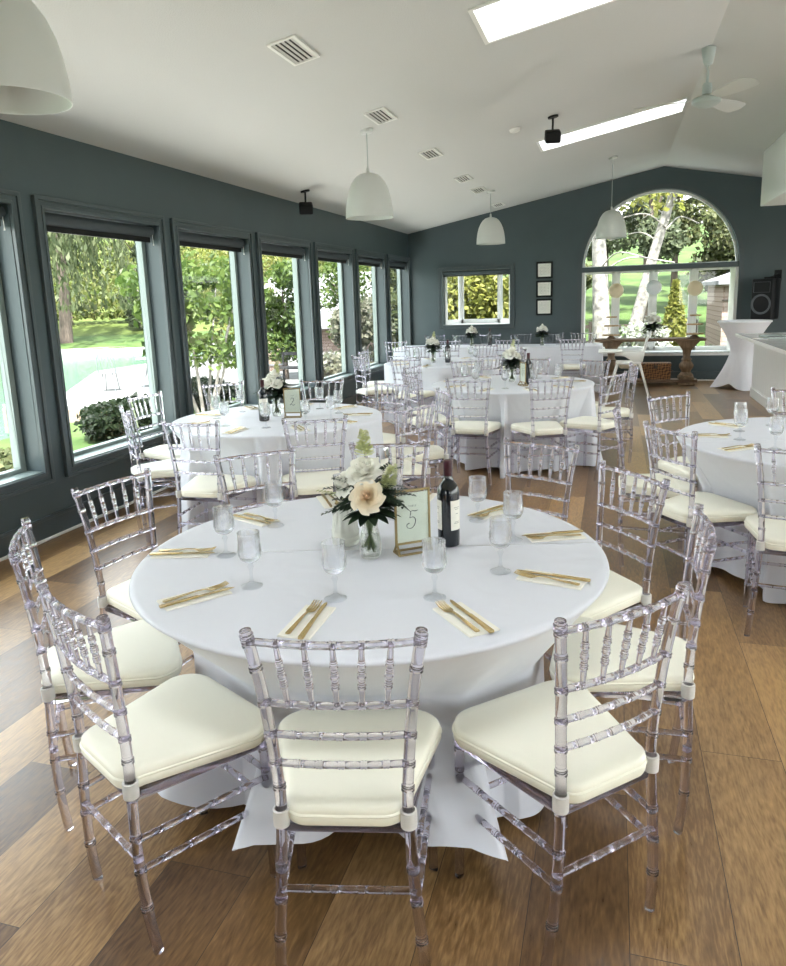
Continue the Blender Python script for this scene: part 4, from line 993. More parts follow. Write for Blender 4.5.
# --- table signs
def make_sign(x,y,rz,label,digit):
    t=thing('table_sign',label,'sign',(x,y,TZ),rz,'gold framed table signs')
    W,H=.125,.185; zb=.032; w=.0045
    b=MB(); b.bx(-W/2,-W/2+w*1.4,-.004,.004,zb,zb+H); b.bx(W/2-w*1.4,W/2,-.004,.004,zb,zb+H); b.bx(-W/2,W/2,-.004,.004,zb+H-w*1.4,zb+H); b.bx(-W/2,W/2,-.004,.004,zb,zb+w*1.4); b.build('frame',M['bronze'],t,bevel=.001,smooth=0)
    b=MB()      # A-shaped metal foot: two bars on the table and two pairs of struts
    for s in (-1,1):
        b.bx(-W/2,W/2,s*.024-.003,s*.024+.003,0,.006)
        for e in (-1,1): b.tube([(e*(W/2-.004),s*.024,.003),(e*(W/2-.004),s*.002,zb+.003)],.0038,4)
    for e in (-1,1): b.bx(e*(W/2-.004)-.0035,e*(W/2-.004)+.0035,-.024,.024,0,.006)
    b.build('foot',M['bronze'],t,smooth=0)
    b=MB(); b.bx(-W/2+.006,W/2-.006,-.0012,.0012,zb+.006,zb+H-.012); c=b.build('card',M['card'],t,smooth=0)
    def stroke(pts,r,n=6):
        q=MB(); P=spline([(px,-.0016,zb+pz) for px,pz in pts],n); m=len(P)
        vs=[];fs=[]
        for i,p in enumerate(P):
            a=P[max(0,i-1)]; e=P[min(m-1,i+1)]; d=(e-a).normalized(); nrm=Vector((-d.z,0,d.x)); ww=r*(.45+.55*abs(math.sin(PI*i/(m-1)*1.5)))
            vs+=[p+nrm*ww,p-nrm*ww]
        for i in range(m-1): fs.append((2*i,2*i+1,2*i+3,2*i+2))
        q.add(vs,fs); return q
    b=MB()
    if digit=='5':
        for pts in ([(.020,.112),(.010,.110),(-.002,.112),(-.008,.108)],[(-.006,.108),(-.010,.088)],[(-.010,.088),(.002,.090),(.010,.080),(.006,.062),(-.006,.052),(-.019,.055),(-.021,.066),(-.012,.070)]): q=stroke(pts,.0016); b.add(q.v,q.f)
    else:
        q=stroke([(-.012,.098),(-.004,.112),(.010,.108),(.008,.092),(-.006,.072),(-.018,.060),(-.004,.064),(.008,.058),(.018,.066)],.0018); b.add(q.v,q.f)
    b.build('numeral',M['ink'],c,smooth=0)
    b=MB()      # small lettering line above the numeral
    cu=bpy.data.curves.new('lettering','FONT'); cu.body='TABLE'; cu.size=.0085; cu.align_x='CENTER'; cu.space_character=1.25
    tmp=bpy.data.objects.new('tmp',cu); COL.objects.link(tmp); dg=bpy.context.evaluated_depsgraph_get(); me=bpy.data.meshes.new_from_object(tmp.evaluated_get(dg)); bpy.data.objects.remove(tmp)
    X=Matrix.Translation((0,-.0016,zb+.126))@Matrix.Rotation(PI/2,4,'X')
    b.add([X@v.co for v in me.vertices],[tuple(p.vertices) for p in me.polygons]); b.build('lettering',M['grey'],c,smooth=0)
    b=MB(); b.bx(-W/2+.003,W/2-.003,-.0022,-.0014,zb+.004,zb+H-.005); g=b.build('glazing',M['pane'],t,smooth=0)
    return t
make_sign(-.624,2.262,math.atan2(.137,.076)*.62,'gold-framed table sign with a script number 5 beside the front bouquet','5')
make_sign(-2.255,4.93,R(12),'gold-framed table number sign beside the window-side bouquet','2')
make_sign(-.80,6.93,R(-60),'dark-framed table sign seen at an angle on the middle table','2')
# --- fluted votive glass
t=thing('fluted_candle_holder','pale fluted glass candle holder left of the front bouquet','candle holder',(-.881,2.306,TZ))
b=MB(); S=84; prof=[(.046,0),(.049,.004),(.049,.014),(.0475,.016),(.049,.018),(.049,.030),(.0475,.032),(.049,.034),(.049,.048),(.047,.052),(.041,.085),(.037,.115),(.036,.13)]; vs=[];fs=[]
for j,(r,z) in enumerate(prof):
    for k in range(S): rr=r*(1+(.075*math.cos(12*2*PI*k/S) if z>.0521 else 0)); a=2*PI*k/S; vs.append((rr*math.cos(a),rr*math.sin(a),z))
for j in range(len(prof)-1):
    for k in range(S): k2=(k+1)%S; fs.append((j*S+k,j*S+k2,(j+1)*S+k2,(j+1)*S+k))
fs.append(tuple(reversed(range(S)))); b.add(vs,fs); b.build('glass_body',pmat('milky_glass',(.82,.83,.76),.12,trans=.45,ior=1.3),t,smooth=50)
b=MB(); b.lathe([(0,.006),(.034,.006),(.034,.04),(.030,.042),(0,.042)],24); b.build('candle',M['card'],t)
# ------------------------------------------------------------------ console table by the arched window
t=thing('console_table','long weathered-wood console table with turned legs under the arched window','table',(.60,13.52,0))
b=MB(); b.bx(-.90,.90,-.21,.21,.755,.80); b.build('tabletop',M['console'],t,bevel=.012,smooth=0)
b=MB(); b.bx(-.80,.80,-.12,.12,.045,.095); b.build('stretcher_board',M['console'],t,bevel=.008,smooth=0)
for s in (-1,1):
    b=MB(); x=s*.62
    b.lathe([(.0,.14),(.115,.14),(.125,.16),(.10,.19),(.075,.22),(.085,.25),(.115,.30),(.118,.34),(.095,.38),(.07,.41),(.085,.425),(.085,.44),(.062,.46),(.058,.50),(.07,.58),(.09,.62),(.11,.64),(0,.64)],24,(x,0,0)); b.build('leg',M['consoleleg'],t,smooth=45)
    b=MB(); b.bx(x-.14,x+.14,-.15,.15,.0,.045); b.bx(x-.125,x+.125,-.135,.135,.095,.145); b.build('foot_block',M['consoleleg'],t,bevel=.012,smooth=0)
    b=MB(); b.prism([(x-.20,.755),(x-.10,.64),(x+.10,.64),(x+.20,.755)],-.10,.10,Matrix(((1,0,0,0),(0,0,1,0),(0,1,0,0),(0,0,0,1)))); b.build('bracket',M['consoleleg'],t,bevel=.01,smooth=0)
# three-tier stands
for x,lab in ((-.03,'three-tier wooden disc stand at the left end of the console table'),(1.33,'three-tier wooden disc stand at the right end of the console table')):
    t=thing('tiered_stand',lab,'cake stand',(x,13.52,.80),0,'tiered stands')
    b=MB(); b.lathe([(0,0),(.075,0),(.07,.02),(.03,.05),(.025,.055),(0,.055)],20); b.build('foot',M['console'],t)
    for z,r in ((.055,.145),(.215,.125),(.365,.09)):
        b=MB(); b.lathe([(0,z),(r,z),(r+.004,z+.008),(r,z+.022),(0,z+.022)],32); b.build('tier',M['discwood'],t,smooth=40)
    for k in range(4):
        a=PI/4+k*PI/2; b=MB(); b.tube([(.06*math.cos(a),.06*math.sin(a),.07),(.06*math.cos(a),.06*math.sin(a),.37)],.004,6); b.build('rod',M['white'],t)
small_flowers(.66,13.5,'dark-leaved bouquet with white roses in the centre of the console table','clear vase in the centre of the console table',71,'bulb',.80,1.75,6,True)
for i,(x,z,m,lab) in enumerate(((.035,1.625,'lantern_c','cream round globe lantern, left of three in the arched window'),(.695,1.66,'lantern_w','white round globe lantern, middle of three in the arched window'),(1.395,1.625,'lantern_c','cream round globe lantern, right of three in the arched window'))):
    t=thing('globe_lantern',lab,'lantern',(x,YF+.35,z),0,'globe lanterns in the arched window')
    b=MB(); n=14; b.lathe([(.135*math.sin(PI*k/n)*(1-.006*(k%2)),-.135*math.cos(PI*k/n)) for k in range(n+1)],32); b.build('shade',M[m],t,smooth=50)
    b=MB(); b.tube([(0,0,.13),(0,0,AZ-z)],.002,6); b.build('cord',M['white'],t)
# wicker trunk
t=thing('wicker_trunk','brown woven wicker trunk on the board beneath the console table','trunk',(.72,13.52,.096))
b=MB(); b.bx(-.25,.25,-.115,.115,0,.22); b.build('body',M['wicker'],t,bevel=.012,smooth=0)
b=MB(); b.bx(-.257,.257,-.12,.12,.222,.285); b.build('lid',M['wicker'],t,bevel=.015,smooth=0)
b=MB(); b.bx(-.03,.03,-.128,-.118,.19,.25); b.build('hasp',M['barkdark'],t,bevel=.003,smooth=0)
for s in (-1,1):
    b=MB(); b.tube([(s*.257,-.05,.15),(s*.285,-.04,.14),(s*.285,.04,.14),(s*.257,.05,.15)],.008,8); b.build('handle',M['barkdark'],t)
# highchair
t=thing('highchair','white plastic highchair with splayed legs in front of the console table','highchair',(.22,11.35,0))
W_=M['chairwhite']
b=MB(); b.prism([(-.17,-.17),(.17,-.17),(.19,.0),(.17,.17),(-.17,.17)],.56,.60); b.build('seat',W_,t,bevel=.015,smooth=40)
b=MB(); vs=[]
pts=[(.15,.58),(.19,.60),(.235,.78),(.275,.95),(.285,.97),(.26,.97),(.215,.80),(.165,.64)]
b.prism(pts,-.15,.15,Matrix(((1,0,0,0),(0,0,1,0),(0,1,0,0),(0,0,0,1)))); b.build('backrest',W_,t,bevel=.012,smooth=40)
for s in (-1,1):
    b=MB(); b.prism([(.20,.60),(.23,.76),(.05,.74),(-.16,.735),(-.18,.70),(-.05,.68),(.08,.60)],s*.155-.012,s*.155+.012,Matrix(((1,0,0,0),(0,0,1,0),(0,1,0,0),(0,0,0,1)))); b.build('side_panel',W_,t,bevel=.008,smooth=40)
    b=MB(); b.tube([(.16,s*.15,.58),(.33,s*.26,.0)],[.018,.014],10); b.build('leg',W_,t)
    b=MB(); b.tube([(-.14,s*.15,.58),(-.30,s*.26,.0)],[.018,.014],10); b.build('leg',W_,t)
b=MB(); b.prism([(-.42,-.20),(-.40,-.24),(-.10,-.24),(-.08,-.16),(-.08,.16),(-.10,.24),(-.40,.24),(-.42,.20)],.735,.765); b.build('tray',W_,t,bevel=.012,smooth=40)
b=MB(); b.prism([(-.12,-.13),(.13,-.13),(.13,.13),(-.12,.13)],.50,.558); b.build('seat_base',M['chairpad'],t,bevel=.03,smooth=40)
# cocktail table with stretch cover
t=thing('cocktail_table','tall cocktail table in a white stretch cover beside the bar','table',(2.03,13.1,0))
b=MB(); S=96; vs=[];fs=[]; NZ=28
for j in range(NZ+1):
    z=1.065*j/NZ
    for k in range(S):
        a=2*PI*k/S+R(20); q=abs(math.cos(2*a))      # four anchored feet
        s=z/1.065
        foot=.30+.17*q**3; mid=.175; top=.40
        lo=(1-min(1,s/.62))**1.5; hi=max(0,(s-.5)/.5)**1.7
        r=mid+(foot-mid)*lo+(top-mid)*hi
        zz=z+(1-q**1.2)*.085*(1-s)**3
        vs.append((r*math.cos(a),r*math.sin(a),zz+.004))
for j in range(NZ):
    for k in range(S): k2=(k+1)%S; fs.append((j*S+k,j*S+k2,(j+1)*S+k2,(j+1)*S+k))
b.add(vs,fs); b.build('stretch_cover',M['spandex'],t,smooth=60)
b=MB(); b.lathe([(.39,1.055),(.403,1.06),(.407,1.072),(.403,1.086),(.39,1.09),(0,1.09)],64); b.build('top_cover',M['spandex'],t,smooth=40)
b=MB()
for a0,a1 in ((200,260),(265,205),(250,300)):
    pts=[]
    for i in range(15):
        s=i/14; z=.10+.72*s; lo=(1-min(1,(z/1.065)/.62))**1.5; hi=max(0,(z/1.065-.5)/.5)**1.7; a=R(a0+(a1-a0)*s); q=abs(math.cos(2*a)); r=.175+(.30+.17*q**3-.175)*lo+(.225)*hi+.0015
        pts.append((r*math.cos(a),r*math.sin(a),z))
    b.tube(pts,.003,6)
b.build('cover_seams',M['spandex'],t)
b=MB(); b.tube([(0,0,.02),(0,0,1.05)],.03,12); b.build('pole',M['black'],t)
# bar
t=thing('bar_counter','white panelled bar with grey stone counter at the right','bar',(2.0,0,0))
BY0,BY1=7.4,12.05
b=MB(); b.bx(.03,.80,BY0,BY1,0,.895); b.build('body',M['white'],t,smooth=0)
b=MB(); b.bx(.0,.03,BY0,BY1,0,.13); b.bx(.012,.03,BY0,BY1,.13,.15); b.build('plinth',M['white'],t,bevel=.004,smooth=0)
b=MB(); y=BY0
while y<BY1-.05: b.bx(.015,.03,y+.004,min(y+.15,BY1)-.004,.15,.80); y+=.15
b.build('panel_boards',M['white'],t,bevel=.003,smooth=0)
b=MB(); b.bx(.005,.03,BY0,BY1,.80,.895); b.build('top_rail',M['white'],t,bevel=.003,smooth=0)
b=MB(); b.bx(-.24,.86,BY0-.05,BY1+.03,.897,.935); b.build('countertop',M['counter'],t,bevel=.006,smooth=0)
b=MB(); b.bx(-.247,-.238,BY0-.05,BY1+.03,.893,.937); b.bx(-.247,.86,BY1+.025,BY1+.035,.893,.937); b.build('counter_edge',M['white'],t,bevel=.003,smooth=0)
t=thing('serving_tray','shallow grey tray lying on the bar counter','tray',(2.10,11.0,.936),R(4))
b=MB(); b.bx(-.14,.14,-.24,.24,0,.006); b.build('base',M['grey'],t,smooth=0)
b=MB(); b.bx(-.15,-.14,-.25,.25,0,.022); b.bx(.14,.15,-.25,.25,0,.022); b.bx(-.14,.14,-.25,-.24,0,.022); b.bx(-.14,.14,.24,.25,0,.022); b.build('rim',M['fan'],t,bevel=.003,smooth=0)
t=thing('folded_paper','folded white and blue paper at the edge of the bar counter','paper',(1.86,10.7,.936),R(20))
b=MB(); b.bx(-.05,.05,-.1,.1,0,.004); b.build('sheet',M['card'],t,smooth=0)
b=MB(); b.bx(-.05,.05,-.1,-.03,.0042,.0055); b.build('blue_band',pmat('blue_print',(.05,.12,.35),.6),t,smooth=0)
# wall speaker
t=thing('loudspeaker','black loudspeaker on a wall bracket right of the arched window','speaker',(2.44,13.66,1.08),R(-38))
b=MB(); b.prism([(-.17,-.19),(.17,-.19),(.20,-.12),(.13,.16),(-.13,.16),(-.20,-.12)],0,.66); b.build('cabinet',M['black'],t,bevel=.02,smooth=30)
X=Matrix.Rotation(R(90),4,'X')
b=MB(); b.lathe([(.165,.0),(.165,.012),(.145,.012),(.135,.0),(.075,-.05),(.055,-.04),(.03,-.022),(0,-.018)],40,(0,-.193,.25),X); b.build('woofer_cone',M['grey'],t,smooth=45)
b=MB(); vs=[(-.14,0,.44),(.14,0,.44),(.14,0,.61),(-.14,0,.61),(-.04,.07,.50),(.04,.07,.50),(.04,.07,.55),(-.04,.07,.55)]
b.add([(x,y-.196,z) for x,y,z in vs],[(0,1,5,4),(1,2,6,5),(2,3,7,6),(3,0,4,7),(4,5,6,7)]); b.build('horn',M['grey'],t,smooth=0)
b=MB(); b.bx(-.10,.10,.05,.10,.66,.69); b.tube([(0,.08,.68),(0,.30,.72)],.018,10); b.bx(-.06,.06,.285,.30,.60,.80); b.build('bracket',M['black'],t,smooth=0)
# ------------------------------------------------------------------ outdoors
rng=np.random.default_rng(4)
def leaf_mesh(name,C,size,mat,parent=None,stretch=1.6,hang=None):
    """C: Nx3 leaf centres -> one mesh of small bent leaf blades"""
    n=len(C); d=rng.normal(size=(n,3)); 
    if hang is not None: d=d*.25+np.array([0,0,-1.0])
    d/=np.linalg.norm(d,axis=1)[:,None]; u=rng.normal(size=(n,3)); s=np.cross(d,u); s/=np.linalg.norm(s,axis=1)[:,None]
    z=(size*rng.uniform(.6,1.3,n))[:,None]; up=np.cross(s,d)
    V=np.stack([C-d*z*stretch/2, C+s*z*.5+up*z*.12, C+d*z*stretch/2, C-s*z*.5+up*z*.12],1).reshape(-1,3)
    me=bpy.data.meshes.new(name); me.vertices.add(4*n); me.vertices.foreach_set('co',V.astype(np.float32).ravel())
    me.loops.add(4*n); me.loops.foreach_set('vertex_index',np.arange(4*n,dtype=np.int32)); me.polygons.add(n); me.polygons.foreach_set('loop_start',np.arange(0,4*n,4,dtype=np.int32)); me.update(calc_edges=True)
    me.materials.append(mat); o=bpy.data.objects.new(name,me); COL.objects.link(o)
    if parent: o.parent=parent
    return o
def blob_pts(blobs,n,shell=.55):
    vol=np.array([b[3]*b[4]*b[5] for b in blobs]); p=vol**.67/np.sum(vol**.67); out=[]
    for b,k in zip(blobs,(p*n).astype(int)+1):
        v=rng.normal(size=(k,3)); v/=np.linalg.norm(v,axis=1)[:,None]; r=rng.uniform(shell**3,1,k)**(1/3)*(1+.18*rng.normal(size=k)*.5)
        out.append(np.array(b[:3])+v*r[:,None]*np.array(b[3:]))
    return np.concatenate(out)
GZ=-.40
def tree(name,label,cat,x,y,z,h,rad,n,size,mat,trunk_r=.12,bark='barkdark',group=None,crown=.42,seed=0,lean=(0,0)):
    t=thing(name,label,cat,(x,y,z),0,group); rnd=random.Random(seed)
    b=MB(); P=spline([(0,0,-.1),(lean[0]*.3,lean[1]*.3,h*.35),(lean[0],lean[1],h*.8)],6); b.tube(P,[trunk_r*(1-.7*i/(len(P)-1)) for i in range(len(P))],10)
    for k in range(5):
        a=rnd.random()*6.28; z0=h*rnd.uniform(.35,.6); b.tube([(lean[0]*.5,lean[1]*.5,z0),(lean[0]*.6+rad*.35*math.cos(a),lean[1]*.6+rad*.35*math.sin(a),z0+h*.14),(lean[0]*.7+rad*.7*math.cos(a),lean[1]*.7+rad*.7*math.sin(a),z0+h*.26)],[trunk_r*.4,trunk_r*.25,trunk_r*.1],6)
    b.build('trunk',M[bark],t)
    blobs=[]
    for k in range(9):
        a=rnd.random()*6.28; r=rad*rnd.uniform(.1,.65); zz=h*(crown+(1-crown)*rnd.random()); s=rad*rnd.uniform(.38,.6)
        blobs.append((lean[0]*.8+r*math.cos(a),lean[1]*.8+r*math.sin(a),min(zz,h-s*.5),s,s,s*.8))
    leaf_mesh('foliage',blob_pts(blobs,n),size,M[mat],t); return t
def bush(name,label,cat,x,y,z,rx,ry,rz,n,size,mat,group=None,shell=.75,lumps=7,seed=0):
    t=thing(name,label,cat,(x,y,z),0,group); rnd=random.Random(seed)
    blobs=[(0,0,rz*.95,rx*.8,ry*.8,rz*.92)]
    for k in range(lumps): a=rnd.random()*6.28; e=rnd.uniform(.2,1.2); blobs.append((rx*.5*math.cos(a)*math.cos(e),ry*.5*math.sin(a)*math.cos(e),rz*(.9+.55*math.sin(e)),rx*.45,ry*.45,rz*.42))
    leaf_mesh('foliage',blob_pts(blobs,n,shell),size,M[mat],t)
    b=MB()
    for k in range(4): a=k*1.6; b.tube([(0,0,-.05),(rx*.3*math.cos(a),ry*.3*math.sin(a),rz*.9)],[.03,.012],6)
    b.build('stems',M['barkdark'],t); return t
# ground
b=MB(); b.bx(-9.3,60,-40,14.3+.0,GZ-.5,GZ); o=b.build('ground_lawn',M['lawn'],smooth=0); struct(o)
b=MB(); b.bx(-9.3,60,14.3,60,GZ-.5,GZ); struct(b.build('ground_lawn',M['lawn'],smooth=0))
b=MB(); b.bx(-90,-9.3,-60,75,-1.3,-1.05); struct(b.build('pond_water',M['pond'],smooth=0))
b=MB(); b.bx(-7.0,-4.06,-12,15,GZ,GZ+.03); struct(b.build('added_bounce_path',M['bounce_paving'],smooth=0))  # hidden strip added to reflect sun through the left windows
b=MB(); b.bx(5.57,15,-12,14.2,GZ,GZ+.03); struct(b.build('added_bounce_terrace',M['patio'],smooth=0))  # out of view, added to reflect sun in through the right-hand panes
b=MB(); b.add([(-8,24,GZ+.02),(40,24,GZ+.02),(60,75,7.5),(-14,75,7.5)],[(0,1,2,3)]); struct(b.build('ground_north_slope',M['lawn'],smooth=0))
# far shore, perpendicular to D
D=Vector((-.64,.768,0)); T_=Vector((.768,.64,0))
def PT(d,t,z): p=D*d+T_*t; return (p.x,p.y,z)
def shelf(name,d0,z0,d1,z1,mat,t0=-110,t1=90):
    b=MB(); n=24; vs=[];fs=[]
    for i in range(n+1):
        t=t0+(t1-t0)*i/n; w=.8*math.sin(i*1.7)
        vs+=[PT(d0+w,t,z0),PT(d1,t,z1),PT(d0+w,t,z0-1.5),PT(d1,t,z1-1.5)]
    for i in range(n): a=4*i; fs+=[(a,a+4,a+5,a+1),(a+2,a+6,a+4,a),(a+3,a+1,a+5,a+7)]
    b.add(vs,fs); return struct(b.build(name,mat,smooth=0))
shelf('shore_edge',47.6,-.85,48.4,-.72,M['rock']); shelf('ground_far_lawn',48.3,-.75,57,-.25,M['lawn']); shelf('ground_hill',56.8,-.3,150,15.5,M['hill'])
shelf('ground_hill_top',149,15.4,210,24,M['hill'])
# willow and trees on the far lawn
def willow(x,y,z,h,rad,label,seed):
    t=thing('willow_tree',label,'tree',(x,y,z)); rnd=random.Random(seed)
    b=MB(); P=spline([(0,0,-.1),(.2,.1,h*.3),(.1,.3,h*.7)],6); b.tube(P,[.42*(1-.5*i/(len(P)-1)) for i in range(len(P))],10)
    C=[]
    for k in range(150):
        a=rnd.random()*6.28; r=rad*math.sqrt(rnd.random()); top=h*(1-.35*(r/rad)**2)*rnd.uniform(.85,1); ln=rnd.uniform(.35,.75)*h*.8
        m=int(ln/.16); zz=top-np.arange(m)*.16; C.append(np.stack([r*math.cos(a)+rng.normal(size=m)*.16,r*math.sin(a)+rng.normal(size=m)*.16,np.maximum(zz,h*.16)],1))
    for k in range(7): a=k*.9; b.tube([(.1,.2,h*.5),(rad*.4*math.cos(a),rad*.4*math.sin(a),h*.8),(rad*.75*math.cos(a),rad*.75*math.sin(a),h*.78)],[.2,.12,.05],6)
    b.build('trunk',M['barkdark'],t); leaf_mesh('hanging_foliage',np.concatenate(C),.20,M['lf_willow'],t,2.6,True); return t
p=PT(54,-4,-.35); willow(-34.0,40.0,-.55,14,4.5,'tall willow with hanging branches beyond the pond, left in the second window',3)
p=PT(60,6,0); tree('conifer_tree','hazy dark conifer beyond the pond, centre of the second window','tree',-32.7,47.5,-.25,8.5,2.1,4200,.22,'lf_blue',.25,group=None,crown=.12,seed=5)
# vine rows on the hill
for i,d in enumerate((61,65,69.5,74.5,81,89,99,111)):
    z=-.3+(d-56.8)*15.8/93.2; n=9000
    t_=rng.uniform(-70,60,n); jj=np.clip(rng.normal(size=n)*.45,-1,1); C=np.stack([np.array(PT(d,0,0))[0]+t_*T_.x+jj*D.x,np.array(PT(d,0,0))[1]+t_*T_.y+jj*D.y,z+.5+np.abs(rng.normal(size=n))*.7+jj*.15],1)
    th_=thing('vine_row','row of vines across the hillside beyond the pond, %s from the water'%('nearest;second;third;fourth;fifth;sixth;seventh;last'.split(';')[i]),'vines',(0,0,0),0,'vine rows on the hillside')
    leaf_mesh('foliage',C,.30,M['lf_vine'],th_)
    b=MB()
    for k in range(0,27): q=PT(d,-70+5*k,z-.2); b.tube([q,(q[0],q[1],z+1.3)],.05,5)
    b.build('posts',M['barkdark'],th_)
for i in range(17):
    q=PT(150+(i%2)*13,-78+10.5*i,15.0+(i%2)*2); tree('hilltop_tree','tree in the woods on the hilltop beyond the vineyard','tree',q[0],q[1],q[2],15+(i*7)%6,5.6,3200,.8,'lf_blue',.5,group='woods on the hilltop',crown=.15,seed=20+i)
# close to the house, west side
bush('hedge_shrub','dense dark clipped shrub outside the second window','shrub',-7.35,9.75,GZ-.05,.80,.80,.34,5000,.07,'lf_hedge',shell=.9,seed=1)
bush('hedge_shrub','dark shrub outside the third window, behind the chairs','shrub',-7.9,12.9,GZ-.05,.8,.8,.33,4000,.07,'lf_hedge',shell=.9,seed=2)
bush('low_shrub','loose grey-green shrub low outside the leftmost window','shrub',-7.3,6.9,GZ-.05,.6,.8,.2,1600,.075,'lf_forest',shell=.3,seed=3)
# patio and dock
b=MB(); b.prism([(-11.9,13.4),(-4.06,15.2),(-4.06,36),(-16,36),(-16,20)],-.62,GZ+.03); struct(b.build('patio_paving',M['gravel'],smooth=0))
t=thing('timber_dock','low timber-edged deck at the corner of the pond','deck',(-11.4,13.4,0)); b=MB(); b.bx(-1.2,1.5,-.75,.75,-.45,-.36); b.build('deck_top',M['patio'],t,bevel=.01,smooth=0)
b=MB(); b.bx(-1.2,1.5,-.77,-.72,-.98,-.45); b.bx(-1.22,-1.18,-.75,.75,-.98,-.45); b.build('timber_edge',M['dock'],t,smooth=0)
def garden_chair(x,y,rz,label):
    t=thing('garden_chair',label,'chair',(x,y,GZ+.03),rz,'metal garden chairs by the pond')
    b=MB(); b.lathe([(0,.43),(.21,.43),(.22,.44),(.21,.45),(0,.45)],20); b.build('seat',M['grey'],t)
    for k in range(4):
        a=PI/4+k*PI/2; b=MB(); b.tube([(.17*math.cos(a),.17*math.sin(a),.43),(.23*math.cos(a),.23*math.sin(a),0)],.012,6); b.build('leg',M['grey'],t)
    b=MB(); b.tube(spline([(-.2,-.14,.44),(-.2,-.2,.75),(-.12,-.22,.92),(.12,-.22,.92),(.2,-.2,.75),(.2,-.14,.44)],5),.012,6)
    for k in range(-2,3): b.tube([(k*.07,-.17,.45),(k*.07,-.22,.91)],.007,5)
    b.build('backrest',M['grey'],t)
garden_chair(-11.7,15.1,R(20),'metal garden chair by the pond, left of the garden table'); garden_chair(-10.6,16.5,R(160),'metal garden chair by the pond, right of the garden table')
t=thing('garden_table','round metal garden table by the pond','table',(-11.0,15.9,GZ+.03)); b=MB(); b.lathe([(0,.70),(.40,.70),(.41,.715),(.4,.73),(0,.73)],28); b.build('tabletop',M['grey'],t)
for k in range(3): a=k*2.1; b=MB(); b.tube([(.1*math.cos(a),.1*math.sin(a),.7),(.3*math.cos(a),.3*math.sin(a),0)],.014,6); b.build('leg',M['grey'],t)
# multi-stemmed magnolia outside the third window
t=thing('magnolia_tree','multi-stemmed small tree with broad green leaves outside the third window','tree',(-6.9,11.4,GZ))
b=MB(); rnd=random.Random(9); blobs=[]
for k in range(8):
    a=k*.8+rnd.random()*.4; r=rnd.uniform(.5,1.15); P=spline([(.08*math.cos(a),.08*math.sin(a),-.05),(r*.45*math.cos(a),r*.45*math.sin(a),1.0),(r*math.cos(a),r*math.sin(a),2.3)],5); b.tube(P,[.035*(1-.7*i/(len(P)-1)) for i in range(len(P))],7)
    for q in range(3): f=.62+.19*q; blobs.append((r*f*math.cos(a),r*f*math.sin(a),1.15+.62*q+rnd.random()*.3,.36,.36,.27))
b.build('stems',M['birch'],t); leaf_mesh('foliage',blob_pts(blobs,2300,.2),.085,M['lf_bright'],t,1.9)
# vine edge at the right of the second window, pergola beam
bush('climbing_vine','bright green climbing leaves at the right edge of the second window','vine',-5.6,8.62,GZ+1.25,.36,.36,.62,520,.12,'lf_bright',shell=.2,seed=6)
t=thing('vine_pergola','pergola beam wrapped in green vines outside the third window','pergola',(-8.95,14.9,GZ))
for s in (-1,1):
    b=MB(); b.bx(s*1.13-.03,s*1.13+.03,-.04,.04,0,2.55); b.build('post',M['barkdark'],t,smooth=0)
b=MB(); b.bx(-1.25,1.25,-.05,.05,2.47,2.57); b.build('beam',M['dock'],t,smooth=0)
C=np.stack([rng.uniform(-1.25,1.25,900),rng.normal(size=900)*.12,2.55+rng.normal(size=900)*.10],1); leaf_mesh('foliage',C,.10,M['lf_bright'],t)
for (x,y,h,rad,mt,lab,sd) in ((-12.5,24,4.6,2.0,'lf_yellow','yellow-green tree behind the pergola, third window',31),(-8.2,17.7,2.9,1.0,'lf_bright','bright-leaved small tree in front of the grey roof, fourth window',32),(-8.2,23.0,3.2,1.2,'lf_bright','leafy tree outside the third window from the far corner',33)):
    tree('garden_tree',lab,'tree',x,y,GZ,h,rad,4500,.085,mt,.06,crown=.3,seed=sd)
bush('flowering_shrub','creamy flowering shrub outside the second window from the far corner','shrub',-6.0,17.6,GZ,1.0,1.0,1.15,2800,.10,'lf_cream',shell=.5,seed=41)
bush('flowering_shrub','dark shrub with creamy tips outside the window nearest the far corner','shrub',-5.5,19.6,GZ,1.1,1.1,1.25,3000,.10,'lf_forest',shell=.5,seed=42)
bush('garden_shrub','small grass-like shrub low outside the third window from the far corner','shrub',-5.9,14.9,GZ,.7,.7,.5,900,.09,'lf_cream',shell=.1,seed=43)
# shingled outbuilding behind the fourth window
t=thing('outbuilding','low building with a grey shingle roof outside the fourth window','building',(-11.3,29.5,GZ))
b=MB(); b.bx(-3,3,-2,4,0,1.05); b.build('walls',M['shingle_brown'],t,smooth=0)
b=MB(); b.prism([(-2.5,.95),(1.0,3.05),(4.5,.95),(4.5,1.05),(1.0,3.2),(-2.5,1.07)],-3.3,3.3,Matrix(((0,0,1,0),(1,0,0,0),(0,1,0,0),(0,0,0,1)))); b.build('roof',M['shingle_grey'],t,smooth=0)
t=thing('wooden_barrel','weathered barrel on the patio outside the fourth window','barrel',(-9.6,19.9,GZ+.03)); b=MB(); b.lathe([(0,0),(.26,0),(.32,.2),(.345,.44),(.32,.68),(.26,.88),(0,.88)],24); b.build('staves',M['dock'],t)
for z in (.2,.68): b=MB(); b.lathe([(.322,z-.02),(.326,z-.02),(.328,z+.02),(.322,z+.02)],24); b.build('hoop',M['grey'],t)
t=thing('patio_bench','dark metal bench frame on the patio outside the fourth window','bench',(-7.2,16.2,GZ+.03)); b=MB(); b.bx(-.5,.5,-.2,.2,.42,.46); b.build('seat',M['black'],t,smooth=0)
b=MB(); b.bx(-.5,.5,.18,.21,.72,.80); b.build('backrest',M['black'],t,smooth=0)
